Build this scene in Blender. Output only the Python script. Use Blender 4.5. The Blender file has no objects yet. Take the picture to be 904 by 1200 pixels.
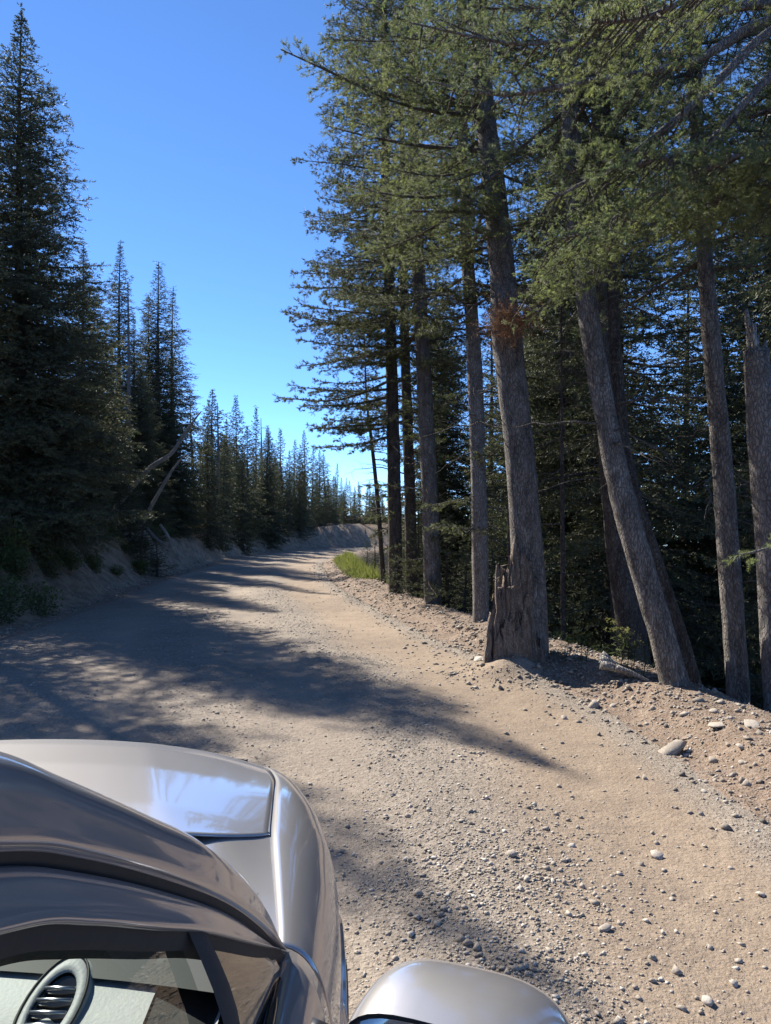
import bpy, bmesh, math, random
import numpy as np
from mathutils import Vector, Matrix

# ------------------------------------------------------------------ camera
SC = bpy.context.scene
COL = SC.collection
F_PX, W_PX, H_PX, HOR = 880.0, 904.0, 1200.0, 612.0
CAM_Z = 1.62
PITCH = math.atan((HOR - 600.0) / F_PX)
cam_d = bpy.data.cameras.new('camera')
cam_d.sensor_fit = 'HORIZONTAL'
cam_d.sensor_width = 36.0
cam_d.lens = 36.0 * F_PX / W_PX
cam_d.clip_start = 0.03
cam_d.clip_end = 9000.0
cam = bpy.data.objects.new('camera', cam_d)
COL.objects.link(cam)
cam.location = (0, 0, CAM_Z)
cam.rotation_euler = (math.pi / 2 + PITCH, 0, 0)
SC.camera = cam

# ------------------------------------------------------------------ sky, sun, exposure
SUN_AZ = math.radians(-40.0)      # from straight ahead (+Y), towards the left
SUN_EL = math.radians(42.0)
world = bpy.data.worlds.new('World')
SC.world = world
world.use_nodes = True
wn = world.node_tree.nodes
wl = world.node_tree.links
wn.clear()
w_out = wn.new('ShaderNodeOutputWorld')
w_bg = wn.new('ShaderNodeBackground')
w_sky = wn.new('ShaderNodeTexSky')
w_sky.sky_type = 'NISHITA'
w_sky.sun_disc = False
w_sky.sun_elevation = SUN_EL
w_sky.sun_rotation = SUN_AZ
w_sky.altitude = 5300.0
w_sky.air_density = 0.85
w_sky.dust_density = 0.0
w_sky.ozone_density = 5.0
w_bg.inputs['Strength'].default_value = 0.145
w_hs = wn.new('ShaderNodeHueSaturation')
w_hs.inputs['Saturation'].default_value = 1.08
wl.new(w_sky.outputs[0], w_hs.inputs['Color'])
wl.new(w_hs.outputs[0], w_bg.inputs[0])
wl.new(w_bg.outputs[0], w_out.inputs[0])

sun_d = bpy.data.lights.new('sun', 'SUN')
sun_d.energy = 5.0
sun_d.angle = math.radians(0.53)
sun_d.color = (1.0, 0.93, 0.83)
sun = bpy.data.objects.new('sun', sun_d)
COL.objects.link(sun)
S_DIR = Vector((math.sin(SUN_AZ) * math.cos(SUN_EL), math.cos(SUN_AZ) * math.cos(SUN_EL), math.sin(SUN_EL)))
sun.rotation_euler = S_DIR.to_track_quat('Z', 'Y').to_euler()
sun.location = S_DIR * 60

SC.view_settings.view_transform = 'Standard'
SC.view_settings.look = 'None'
SC.view_settings.gamma = 1.0
SC.view_settings.exposure = 1.15
SC.view_settings.use_curve_mapping = False
SC.render.engine = 'CYCLES'
SC.cycles.max_bounces = 8
SC.cycles.diffuse_bounces = 3
SC.cycles.glossy_bounces = 4
SC.cycles.transmission_bounces = 6
SC.cycles.transparent_max_bounces = 8
SC.cycles.use_denoising = True

# ------------------------------------------------------------------ helpers
RNG = np.random.default_rng(11)


def at(px, py, d):
    """photo pixel -> world point at distance d ahead (y = d)"""
    vx = (px - W_PX / 2) / F_PX
    vz = -(py - H_PX / 2) / F_PX
    c, s = math.cos(PITCH), math.sin(PITCH)
    yy = c - vz * s
    zz = s + vz * c
    return np.array([vx / yy * d, d, CAM_Z + zz / yy * d])


def mesh_np(name, V, F, smooth=False, attr=None):
    V = np.ascontiguousarray(V, dtype=np.float32).reshape(-1, 3)
    F = np.ascontiguousarray(F, dtype=np.int32)
    k = F.shape[1]
    me = bpy.data.meshes.new(name)
    me.vertices.add(len(V))
    me.vertices.foreach_set('co', V.ravel())
    me.loops.add(F.size)
    me.loops.foreach_set('vertex_index', F.ravel())
    me.polygons.add(len(F))
    me.polygons.foreach_set('loop_start', np.arange(0, F.size, k, dtype=np.int32))
    if smooth:
        me.polygons.foreach_set('use_smooth', np.ones(len(F), dtype=bool))
    me.update(calc_edges=True)
    if attr:
        for an, av in attr.items():
            a = me.attributes.new(an, 'FLOAT', 'POINT')
            a.data.foreach_set('value', np.ascontiguousarray(av, dtype=np.float32).ravel())
    return me


def obj(name, me, mat=None, parent=None, loc=None):
    o = bpy.data.objects.new(name, me)
    COL.objects.link(o)
    if mat is not None and me is not None and len(me.materials) == 0:
        me.materials.append(mat)
    if parent is not None:
        o.parent = parent
    if loc is not None:
        o.location = loc
    return o


def tag(o, label=None, cat=None, group=None, kind=None):
    if label: o['label'] = label
    if cat: o['category'] = cat
    if group: o['group'] = group
    if kind: o['kind'] = kind
    return o


def empty(name, loc=(0, 0, 0)):
    o = bpy.data.objects.new(name, None)
    o.empty_display_size = 0.3
    COL.objects.link(o)
    o.location = loc
    return o


def copy_tree(o, parent=None):
    c = o.copy()
    COL.objects.link(c)
    c.parent = parent
    for ch in list(o.children):
        copy_tree(ch, c)
    return c


class Soup:
    """collects vertices and faces (all tris or all quads)"""
    def __init__(self, k=4):
        self.V, self.F, self.A, self.n, self.k = [], [], [], 0, k

    def add(self, V, F, a=0.0):
        V = np.asarray(V, float).reshape(-1, 3)
        F = np.asarray(F, int).reshape(-1, self.k)
        self.V.append(V); self.F.append(F + self.n)
        self.A.append(np.broadcast_to(np.asarray(a, float), (len(V),)))
        self.n += len(V)
        return self

    def mesh(self, name, smooth=False, attr=None):
        return mesh_np(name, np.concatenate(self.V), np.concatenate(self.F), smooth,
                       {attr: np.concatenate(self.A)} if attr else None)


def grid_faces(m, n, closed=False):
    i = np.arange(m - 1)[:, None]
    j = np.arange(n if closed else n - 1)[None, :]
    j2 = (j + 1) % n
    return np.stack([i * n + j, i * n + j2, (i + 1) * n + j2, (i + 1) * n + j], -1).reshape(-1, 4)


def spline(P, n, closed=False):
    """Catmull-Rom through P, n samples"""
    P = np.asarray(P, float)
    m = len(P)
    ext = np.vstack([2 * P[0] - P[1], P, 2 * P[-1] - P[-2]])
    u = np.linspace(0, m - 1, n)
    i = np.minimum(u.astype(int), m - 2)
    t = (u - i)[:, None]
    p0, p1, p2, p3 = ext[i], ext[i + 1], ext[i + 2], ext[i + 3]
    return 0.5 * (2 * p1 + (p2 - p0) * t + (2 * p0 - 5 * p1 + 4 * p2 - p3) * t ** 2 + (3 * p1 - p0 - 3 * p2 + p3) * t ** 3)


def frames(P):
    T = np.gradient(P, axis=0)
    T /= np.linalg.norm(T, axis=1, keepdims=True) + 1e-9
    ref = np.where(np.abs(T[:, 2:3]) > 0.85, np.array([[1.0, 0, 0]]), np.array([[0, 0, 1.0]]))
    if np.abs(T[:, 2]).max() > 0.85:
        ref = np.tile([[0.31, 0.95, 0.05]], (len(P), 1))
    A = np.cross(T, ref); A /= np.linalg.norm(A, axis=1, keepdims=True) + 1e-9
    B = np.cross(T, A)
    return T, A, B


def tube(P, R, sides=8, noise=0.0, rng=None, caps=True):
    """(V, F quads) of a tapering tube along P with radii R"""
    P = np.asarray(P, float); R = np.broadcast_to(np.asarray(R, float), (len(P),))
    T, A, B = frames(P)
    th = np.linspace(0, 2 * np.pi, sides, endpoint=False)
    r = R[:, None] * np.ones((1, sides))
    if noise > 0:
        r = r * (1 + noise * (rng.random((len(P), sides)) - 0.5) * 2)
    V = P[:, None, :] + r[..., None] * (np.cos(th)[None, :, None] * A[:, None, :] + np.sin(th)[None, :, None] * B[:, None, :])
    F = grid_faces(len(P), sides, True)
    V = V.reshape(-1, 3)
    if caps:
        n = len(V)
        V = np.vstack([V, P[0], P[-1]])
        j = np.arange(sides); j2 = (j + 1) % sides
        c0 = np.stack([np.full(sides, n), j2, j, j], -1)
        c0[:, 3] = j
        # keep quads: degenerate caps avoided by pairing
        k = (len(P) - 1) * sides
        q0 = [[n, (a + 2) % sides, (a + 1) % sides, a] for a in range(0, sides, 2)]
        q1 = [[n + 1, k + a, k + (a + 1) % sides, k + (a + 2) % sides] for a in range(0, sides, 2)]
        F = np.vstack([F, q0, q1])
    return V, F


def vnoise(x, y, seed=0):
    """smooth 2-D value noise in [0,1]"""
    x = np.asarray(x, float); y = np.asarray(y, float)
    tab = np.random.default_rng(seed).random((256, 256))
    xi = np.floor(x).astype(int); yi = np.floor(y).astype(int)
    fx = x - xi; fy = y - yi
    fx = fx * fx * (3 - 2 * fx); fy = fy * fy * (3 - 2 * fy)
    a = tab[xi & 255, yi & 255]; b = tab[(xi + 1) & 255, yi & 255]
    c = tab[xi & 255, (yi + 1) & 255]; d = tab[(xi + 1) & 255, (yi + 1) & 255]
    return (a * (1 - fx) + b * fx) * (1 - fy) + (c * (1 - fx) + d * fx) * fy


def fbm(x, y, seed=0, octv=4):
    s = 0; amp = 0.5
    for k in range(octv):
        s = s + amp * (vnoise(x, y, seed + k) - 0.5) * 2
        x = x * 2.03; y = y * 2.03; amp *= 0.5
    return s


def sstep(a, b, x):
    t = np.clip((np.asarray(x, float) - a) / (b - a), 0, 1)
    return t * t * (3 - 2 * t)


# ------------------------------------------------------------------ materials
def new_mat(name):
    m = bpy.data.materials.new(name)
    m.use_nodes = True
    nt = m.node_tree
    nt.nodes.clear()
    out = nt.nodes.new('ShaderNodeOutputMaterial')
    bs = nt.nodes.new('ShaderNodeBsdfPrincipled')
    nt.links.new(bs.outputs[0], out.inputs[0])
    return m, nt, bs, out


def N(nt, t, **kw):
    n = nt.nodes.new(t)
    for k, v in kw.items():
        if k.startswith('i_'):
            key = k[2:]
            n.inputs[int(key) if key.isdigit() else key.replace('_', ' ')].default_value = v
        else:
            setattr(n, k, v)
    return n


def ramp(nt, src, stops, interp='LINEAR'):
    r = nt.nodes.new('ShaderNodeValToRGB')
    r.color_ramp.interpolation = interp
    e = r.color_ramp.elements
    while len(e) < len(stops):
        e.new(0.5)
    for el, (p, c) in zip(e, stops):
        el.position = p
        el.color = (*c, 1) if len(c) == 3 else c
    nt.links.new(src, r.inputs[0])
    return r.outputs[0]


def mixc(nt, fac, a, b, blend='MIX'):
    m = nt.nodes.new('ShaderNodeMix')
    m.data_type = 'RGBA'; m.blend_type = blend
    for v, s in ((fac, m.inputs[0]), (a, m.inputs[6]), (b, m.inputs[7])):
        if hasattr(v, 'is_output') or isinstance(v, bpy.types.NodeSocket):
            nt.links.new(v, s)
        elif isinstance(v, (int, float)):
            s.default_value = v
        else:
            s.default_value = (*v, 1)
    return m.outputs[2]


def math_n(nt, op, a, b=None):
    m = nt.nodes.new('ShaderNodeMath'); m.operation = op
    for v, s in ((a, m.inputs[0]), (b, m.inputs[1])):
        if v is None: continue
        if isinstance(v, bpy.types.NodeSocket): nt.links.new(v, s)
        else: s.default_value = v
    return m.outputs[0]


def noise(nt, vec, scale, detail=4, rough=0.55):
    n = nt.nodes.new('ShaderNodeTexNoise')
    n.inputs['Scale'].default_value = scale
    n.inputs['Detail'].default_value = detail
    n.inputs['Roughness'].default_value = rough
    if vec is not None: nt.links.new(vec, n.inputs['Vector'])
    return n.outputs['Fac']


def voro(nt, vec, scale, feature='F1', out='Distance'):
    n = nt.nodes.new('ShaderNodeTexVoronoi')
    n.feature = feature
    n.inputs['Scale'].default_value = scale
    if vec is not None: nt.links.new(vec, n.inputs['Vector'])
    return n.outputs[out]


def geo_pos(nt):
    return nt.nodes.new('ShaderNodeNewGeometry').outputs['Position']


def obj_co(nt, scale=None):
    c = nt.nodes.new('ShaderNodeTexCoord').outputs['Object']
    if scale:
        m = nt.nodes.new('ShaderNodeMapping'); m.inputs['Scale'].default_value = scale
        nt.links.new(c, m.inputs[0]); c = m.outputs[0]
    return c


def attr(nt, name):
    a = nt.nodes.new('ShaderNodeAttribute'); a.attribute_name = name
    return a.outputs['Fac']


def bump(nt, bs, h, strength=0.5, dist=0.01):
    b = nt.nodes.new('ShaderNodeBump')
    b.inputs['Strength'].default_value = strength
    b.inputs['Distance'].default_value = dist
    nt.links.new(h, b.inputs['Height'])
    nt.links.new(b.outputs[0], bs.inputs['Normal'])
    return b


def simple_mat(name, col, rough=0.6, metal=0.0, coat=0.0, var=0.0, scale=30, bumps=0.0):
    m, nt, bs, out = new_mat(name)
    co = obj_co(nt)
    n = noise(nt, co, scale, 4)
    c = mixc(nt, n, tuple(v * (1 - var) for v in col), tuple(min(1, v * (1 + var)) for v in col))
    nt.links.new(c, bs.inputs['Base Color'])
    bs.inputs['Roughness'].default_value = rough
    bs.inputs['Metallic'].default_value = metal
    bs.inputs['Coat Weight'].default_value = coat
    bs.inputs['Coat Roughness'].default_value = 0.03
    if bumps > 0: bump(nt, bs, n, bumps, 0.004)
    return m


def gravel_mat(name, kind):
    m, nt, bs, out = new_mat(name)
    p = geo_pos(nt)
    big = noise(nt, p, 0.55, 4)
    mid = noise(nt, p, 4.0, 5)
    fine = noise(nt, p, 60, 4, 0.7)
    cell = voro(nt, p, 55, 'F1', 'Color')
    cd = voro(nt, p, 55, 'F1', 'Distance')
    cd2 = voro(nt, p, 150, 'F1', 'Distance')
    cell2 = voro(nt, p, 150, 'F1', 'Color')
    sep = nt.nodes.new('ShaderNodeSeparateColor'); nt.links.new(cell, sep.inputs[0])
    sep2 = nt.nodes.new('ShaderNodeSeparateColor'); nt.links.new(cell2, sep2.inputs[0])
    stone = ramp(nt, sep.outputs[0], [(0, (0.10, 0.085, 0.07)), (0.45, (0.27, 0.235, 0.195)), (0.85, (0.40, 0.36, 0.31)), (1, (0.55, 0.51, 0.46))])
    grit = ramp(nt, sep2.outputs[1], [(0, (0.12, 0.10, 0.08)), (1, (0.42, 0.37, 0.31))])
    if kind == 'road':
        tan = attr(nt, 'tan')
        dirt = ramp(nt, mid, [(0.25, (0.25, 0.182, 0.122)), (0.75, (0.375, 0.285, 0.195))])
        base = mixc(nt, 0.55, stone, grit)
        dusty = ramp(nt, mid, [(0.3, (0.25, 0.215, 0.175)), (0.7, (0.34, 0.295, 0.24))])
        base = mixc(nt, 0.35, base, dusty)
        tf = math_n(nt, 'MULTIPLY', tan, 0.75)
        dirt = mixc(nt, 0.25, dirt, grit)
        colr = mixc(nt, tf, base, dirt)
        streak = nt.nodes.new('ShaderNodeMapping'); streak.inputs['Scale'].default_value = (7, 0.5, 1); streak.inputs['Rotation'].default_value = (0, 0, -0.1)
        nt.links.new(p, streak.inputs[0])
        sn = noise(nt, streak.outputs[0], 1.0, 4)
        lanef = math_n(nt, 'MULTIPLY', attr(nt, 'lane'), math_n(nt, 'ADD', math_n(nt, 'MULTIPLY', sn, 1.1), -0.05))
        colr = mixc(nt, lanef, colr, (0.35, 0.29, 0.225))
        patch = ramp(nt, big, [(0.3, (0.72, 0.71, 0.71)), (0.7, (1.02, 0.99, 0.96))])
        colr = mixc(nt, 1.0, colr, patch, 'MULTIPLY')
    else:
        forest = attr(nt, 'forest'); bank = attr(nt, 'bank')
        dirt = ramp(nt, mid, [(0.2, (0.12, 0.08, 0.055)), (0.55, (0.215, 0.148, 0.102)), (0.8, (0.30, 0.22, 0.155))])
        base = mixc(nt, 0.25, dirt, stone)
        strata = ramp(nt, mid, [(0.25, (0.13, 0.098, 0.07)), (0.7, (0.36, 0.29, 0.215))])
        base = mixc(nt, bank, base, strata)
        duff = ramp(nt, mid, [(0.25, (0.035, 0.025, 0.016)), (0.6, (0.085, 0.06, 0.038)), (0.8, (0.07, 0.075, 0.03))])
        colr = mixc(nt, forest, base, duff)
    nt.links.new(colr, bs.inputs['Base Color'])
    bs.inputs['Roughness'].default_value = 0.92
    bs.inputs['Specular IOR Level'].default_value = 0.2
    proud = math_n(nt, 'GREATER_THAN', sep.outputs[1], 0.62)
    st_h = math_n(nt, 'MULTIPLY', proud, math_n(nt, 'MAXIMUM', math_n(nt, 'SUBTRACT', 0.55, cd), 0.0))
    proud2 = math_n(nt, 'GREATER_THAN', sep2.outputs[2], 0.5)
    st_h2 = math_n(nt, 'MULTIPLY', proud2, math_n(nt, 'MAXIMUM', math_n(nt, 'SUBTRACT', 0.55, cd2), 0.0))
    coarse = noise(nt, p, 18, 5, 0.6)
    h = math_n(nt, 'ADD', math_n(nt, 'MULTIPLY', st_h, 0.9), math_n(nt, 'MULTIPLY', st_h2, 0.4))
    if kind == 'road':
        damp = math_n(nt, 'SUBTRACT', 1.0, math_n(nt, 'MULTIPLY', math_n(nt, 'MAXIMUM', tan, math_n(nt, 'MULTIPLY', attr(nt, 'lane'), 0.8)), 0.75))
        h = math_n(nt, 'MULTIPLY', h, damp)
    h = math_n(nt, 'ADD', h, math_n(nt, 'MULTIPLY', fine, 0.35))
    h = math_n(nt, 'ADD', h, math_n(nt, 'MULTIPLY', coarse, 0.8))
    bump(nt, bs, h, 1.0, 0.022)
    return m


def stone_mat(name, dark=1.0):
    m, nt, bs, out = new_mat(name)
    t = attr(nt, 'tint')
    p = geo_pos(nt)
    n = noise(nt, p, 70, 4, 0.65)
    c = ramp(nt, t, [(0, (0.11, 0.095, 0.08)), (0.35, (0.24, 0.205, 0.165)), (0.75, (0.36, 0.315, 0.26)), (1, (0.50, 0.46, 0.40))])
    c = mixc(nt, 1.0, c, ramp(nt, n, [(0.3, (0.7 * dark,) * 3), (0.7, (1.15 * dark,) * 3)]), 'MULTIPLY')
    nt.links.new(c, bs.inputs['Base Color'])
    bs.inputs['Roughness'].default_value = 0.9
    bump(nt, bs, n, 0.5, 0.006)
    return m


def nt_warp(nt, co):
    n = nt.nodes.new('ShaderNodeTexNoise'); n.inputs['Scale'].default_value = 9; n.inputs['Detail'].default_value = 5
    nt.links.new(co, n.inputs['Vector'])
    m = nt.nodes.new('ShaderNodeVectorMath'); m.operation = 'MULTIPLY_ADD'
    m.inputs[1].default_value = (0.09, 0.09, 0.09)
    nt.links.new(n.outputs['Color'], m.inputs[0]); nt.links.new(co, m.inputs[2])
    return m.outputs[0]


def bark_mat(name, c0, c1, c2, lichen=0.3, scale=1.0):
    m, nt, bs, out = new_mat(name)
    co = obj_co(nt, (scale, scale, scale * 0.32))
    co2 = obj_co(nt)
    v = voro(nt, nt_warp(nt, co), 46, 'DISTANCE_TO_EDGE')
    nz = noise(nt, co, 14, 6, 0.65)
    nf = noise(nt, co2, 90, 4, 0.7)
    c = ramp(nt, nz, [(0.25, c0), (0.5, c1), (0.78, c2)])
    crack = ramp(nt, v, [(0.0, (0.55, 0.52, 0.5)), (0.10, (1, 1, 1))])
    c = mixc(nt, 0.8, c, crack, 'MULTIPLY')
    li = ramp(nt, noise(nt, co2, 9, 6, 0.75), [(0.58, (0, 0, 0)), (0.66, (1, 1, 1))])
    c = mixc(nt, math_n(nt, 'MULTIPLY', li, lichen), c, (0.36, 0.37, 0.33))
    nt.links.new(c, bs.inputs['Base Color'])
    bs.inputs['Roughness'].default_value = 0.93
    bs.inputs['Specular IOR Level'].default_value = 0.15
    h = math_n(nt, 'ADD', math_n(nt, 'MINIMUM', math_n(nt, 'MULTIPLY', v, 4), 0.7), math_n(nt, 'MULTIPLY', nf, 0.6))
    h = math_n(nt, 'ADD', h, math_n(nt, 'MULTIPLY', nz, 0.8))
    bump(nt, bs, h, 1.0, 0.04)
    return m


def needle_mat(name, dark, mid, light, trans=0.25):
    m, nt, bs, out = new_mat(name)
    t = attr(nt, 'tint')
    r = nt.nodes.new('ShaderNodeObjectInfo').outputs['Random']
    c = ramp(nt, t, [(0.0, dark), (0.5, mid), (1.0, light)])
    c = mixc(nt, 1.0, c, ramp(nt, r, [(0, (0.8, 0.85, 0.85)), (1, (1.15, 1.1, 1.0))]), 'MULTIPLY')
    nt.links.new(c, bs.inputs['Base Color'])
    bs.inputs['Roughness'].default_value = 0.65
    bs.inputs['Specular IOR Level'].default_value = 0.2
    tr = nt.nodes.new('ShaderNodeBsdfTranslucent')
    c2 = mixc(nt, 1.0, c, (1.12, 1.18, 0.8), 'MULTIPLY')
    nt.links.new(c2, tr.inputs[0])
    mx = nt.nodes.new('ShaderNodeMixShader'); mx.inputs[0].default_value = trans
    nt.links.new(bs.outputs[0], mx.inputs[1]); nt.links.new(tr.outputs[0], mx.inputs[2])
    nt.links.new(mx.outputs[0], out.inputs[0])
    return m


M = {}
M['road'] = gravel_mat('gravel_road', 'road')
M['soil'] = gravel_mat('soil_and_duff', 'soil')
M['stone'] = stone_mat('road_stone')
M['bark'] = bark_mat('fir_bark', (0.10, 0.09, 0.082), (0.28, 0.255, 0.23), (0.49, 0.46, 0.425), 0.6)
M['bark_dark'] = bark_mat('spruce_bark', (0.06, 0.05, 0.044), (0.15, 0.13, 0.115), (0.26, 0.235, 0.21), 0.35)
M['bark_pale'] = bark_mat('weathered_bark', (0.18, 0.16, 0.145), (0.35, 0.32, 0.295), (0.50, 0.47, 0.44), 0.4)
M['deadwood'] = bark_mat('bleached_wood', (0.30, 0.28, 0.255), (0.50, 0.475, 0.44), (0.66, 0.64, 0.60), 0.1)
M['twig'] = bark_mat('dead_twig', (0.14, 0.12, 0.10), (0.22, 0.20, 0.175), (0.32, 0.30, 0.27), 0.2)
M['rotwood'] = bark_mat('splintered_wood', (0.19, 0.13, 0.095), (0.45, 0.36, 0.29), (0.63, 0.56, 0.49), 0.1, 2.2)
M['needle'] = needle_mat('fir_needles', (0.030, 0.038, 0.026), (0.066, 0.078, 0.050), (0.145, 0.162, 0.09), 0.25)  # darker copy of the needle colour, for crowns that look less lit
M['needle_lit_tint'] = needle_mat('fir_needles_lit_tint', (0.055, 0.070, 0.044), (0.122, 0.148, 0.086), (0.25, 0.282, 0.15), 0.36)  # brightened copy of the fir needles; the sunlit look is put into the colour
M['needle_far'] = needle_mat('spruce_needles', (0.036, 0.043, 0.034), (0.070, 0.079, 0.056), (0.125, 0.135, 0.084), 0.2)
M['needle_dead'] = needle_mat('dead_needles', (0.14, 0.065, 0.038), (0.26, 0.13, 0.08), (0.36, 0.21, 0.13), 0.25)
M['leaf'] = needle_mat('shrub_leaf', (0.035, 0.055, 0.02), (0.075, 0.105, 0.04), (0.15, 0.17, 0.07), 0.3)
M['grass'] = needle_mat('grass_blade', (0.08, 0.10, 0.03), (0.17, 0.20, 0.065), (0.30, 0.30, 0.13), 0.35)

# ------------------------------------------------------------------ road layout and terrain height
CL = np.array([(-1.5, -60, 3.6), (-1.5, -30, 3.6), (-1.5, -8, 3.7), (-1.52, 0, 3.7), (-1.6, 5.5, 3.66), (-1.9, 8, 3.36), (-2.25, 10, 3.06),
               (-3.0, 15, 2.62), (-3.75, 20, 2.4), (-4.3, 26, 2.2), (-4.55, 32, 2.05), (-4.2, 37.5, 2.1), (-2.9, 42.2, 2.3),
               (-0.4, 45.8, 2.4), (3.2, 48.3, 2.4), (8, 49.6, 2.4), (16, 49, 2.4), (27, 45, 2.4), (45, 34, 2.4), (70, 12, 2.4)])
CLS = spline(CL, 1400)
_d = np.gradient(CLS[:, :2], axis=0)
_ln = np.linalg.norm(_d, axis=1, keepdims=True)
CT = _d / _ln
CN = np.stack([CT[:, 1], -CT[:, 0]], -1)          # points to the right of travel
CARC = np.concatenate([[0], np.cumsum(np.linalg.norm(np.diff(CLS[:, :2], axis=0), axis=1))])


def lateral(x, y):
    x = np.asarray(x, float).ravel(); y = np.asarray(y, float).ravel()
    s = np.empty_like(x); hw = np.empty_like(x); arc = np.empty_like(x)
    for a in range(0, len(x), 8000):
        b = slice(a, a + 8000)
        dx = x[b, None] - CLS[None, :, 0]; dy = y[b, None] - CLS[None, :, 1]
        i = np.argmin(dx * dx + dy * dy, axis=1)
        k = np.arange(len(i))
        ddx, ddy = dx[k, i], dy[k, i]
        sd = ddx * CN[i, 0] + ddy * CN[i, 1]
        dist = np.hypot(ddx, ddy)
        s[b] = np.sign(sd) * dist
        hw[b] = CLS[i, 2]; arc[b] = CARC[i]
    return s, hw, arc


def base_profile(s, hw, x, y):
    """road-level ground including bank, shoulder and slopes"""
    z = 0.03 * fbm(x * 0.35, y * 0.35, 3, 3)
    l = -s - hw
    r = s - hw
    nb = fbm(x * 0.9, y * 0.9, 21, 4)
    # cut bank on the left
    bank_h = 1.25 + 0.35 * fbm(x * 0.18, y * 0.18, 8, 2)
    up = np.clip(l - 0.15, 0, None)
    zb = bank_h * sstep(0.1, 1.75, up)
    g = 0.50 - 0.40 * sstep(26, 47, y)
    hill = g * np.clip(up - 1.5, 0, 24) + 0.10 * np.clip(up - 25.5, 0, 60)
    fade = 1 - sstep(1.0, 10.0, x) * sstep(20, 35, y)
    hill = hill * (1 - 0.85 * sstep(47, 66, y))
    zl = (zb + hill) * fade - (1 - fade) * 0.35 * up + np.where(up > 0, nb * 0.34 * sstep(0, 1.2, up), 0)
    # gullies down the cut face
    zl = zl + np.where(up > 0, 0.42 * (vnoise(x * 2.3 + y * 2.1, y * 0.25, 33) - 0.5) * sstep(0.2, 0.7, up) * (1 - sstep(1.6, 2.6, up)), 0)
    # shoulder and drop on the right
    bm = 0.15 * sstep(0.0, 0.5, r) * (1 - sstep(0.8, 1.5, r))
    drop = np.clip(r - 0.85, 0, None)
    zr = bm - 0.62 * np.clip(drop, 0, 60) * sstep(0, 1.0, drop) - 0.25 * np.clip(drop - 60, 0, 200)
    rough = np.where(r > -0.2, 0.06 * fbm(x * 2.4, y * 2.4, 51, 4) * sstep(-0.2, 0.3, r) + 0.035 * fbm(x * 7, y * 7, 57, 3) * sstep(-0.2, 0.4, r), 0)
    zr = zr + rough + np.where(r > 1.5, nb * 0.25, 0)
    z = z + 0.17 * np.exp(-((x - 1.3) / 0.42) ** 2 - ((y - 8.05) / 0.4) ** 2) * (1 + 0.6 * fbm(x * 4, y * 4, 97, 3))
    return z + np.where(l > 0, zl, 0) + np.where(r > -0.2, zr, 0)


def ground_z(x, y):
    x = np.asarray(x, float); y = np.asarray(y, float)
    s, hw, arc = lateral(x, y)
    return base_profile(s, hw, x.ravel(), y.ravel()).reshape(x.shape)


def gz(x, y):
    return float(ground_z(np.array([x]), np.array([y]))[0])


def build_ground():
    rad = np.concatenate([[0.0], 0.35 * np.exp(np.arange(0, 380) * 0.0195)])
    rad = rad[rad < 500]
    rad = np.concatenate([rad, [700, 1100, 1800, 3000, 5000, 8000]])
    ang = np.concatenate([np.linspace(-48, 48, 245), np.linspace(48, 312, 90)[1:-1]]) * math.pi / 180
    A, R = np.meshgrid(ang, rad[1:])
    X = np.sin(A) * R; Y = np.cos(A) * R
    X = np.concatenate([[0], X.ravel()]); Y = np.concatenate([[0], Y.ravel()])
    s, hw, arc = lateral(X, Y)
    Z = base_profile(s, hw, X, Y)
    inside = 1 - sstep(-0.35, -0.05, np.abs(s) - hw)
    Z -= 0.14 * inside
    l = -s - hw; r = s - hw
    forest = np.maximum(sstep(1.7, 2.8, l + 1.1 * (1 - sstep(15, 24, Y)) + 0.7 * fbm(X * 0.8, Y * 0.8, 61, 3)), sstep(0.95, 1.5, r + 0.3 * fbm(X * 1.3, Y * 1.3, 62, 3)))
    bank = sstep(0.1, 0.5, l)
    nA = len(ang); nR = len(rad) - 1
    F = grid_faces(nR, nA, True) + 1
    j = np.arange(0, nA, 2)
    cap = np.stack([np.zeros_like(j), 1 + (j + 2) % nA, 1 + (j + 1) % nA, 1 + j], -1)
    V = np.stack([X, Y, Z], -1)
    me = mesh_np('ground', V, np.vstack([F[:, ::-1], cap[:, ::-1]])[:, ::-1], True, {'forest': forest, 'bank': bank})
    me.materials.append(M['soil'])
    o = obj('ground', me)
    tag(o, kind='structure')


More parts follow.
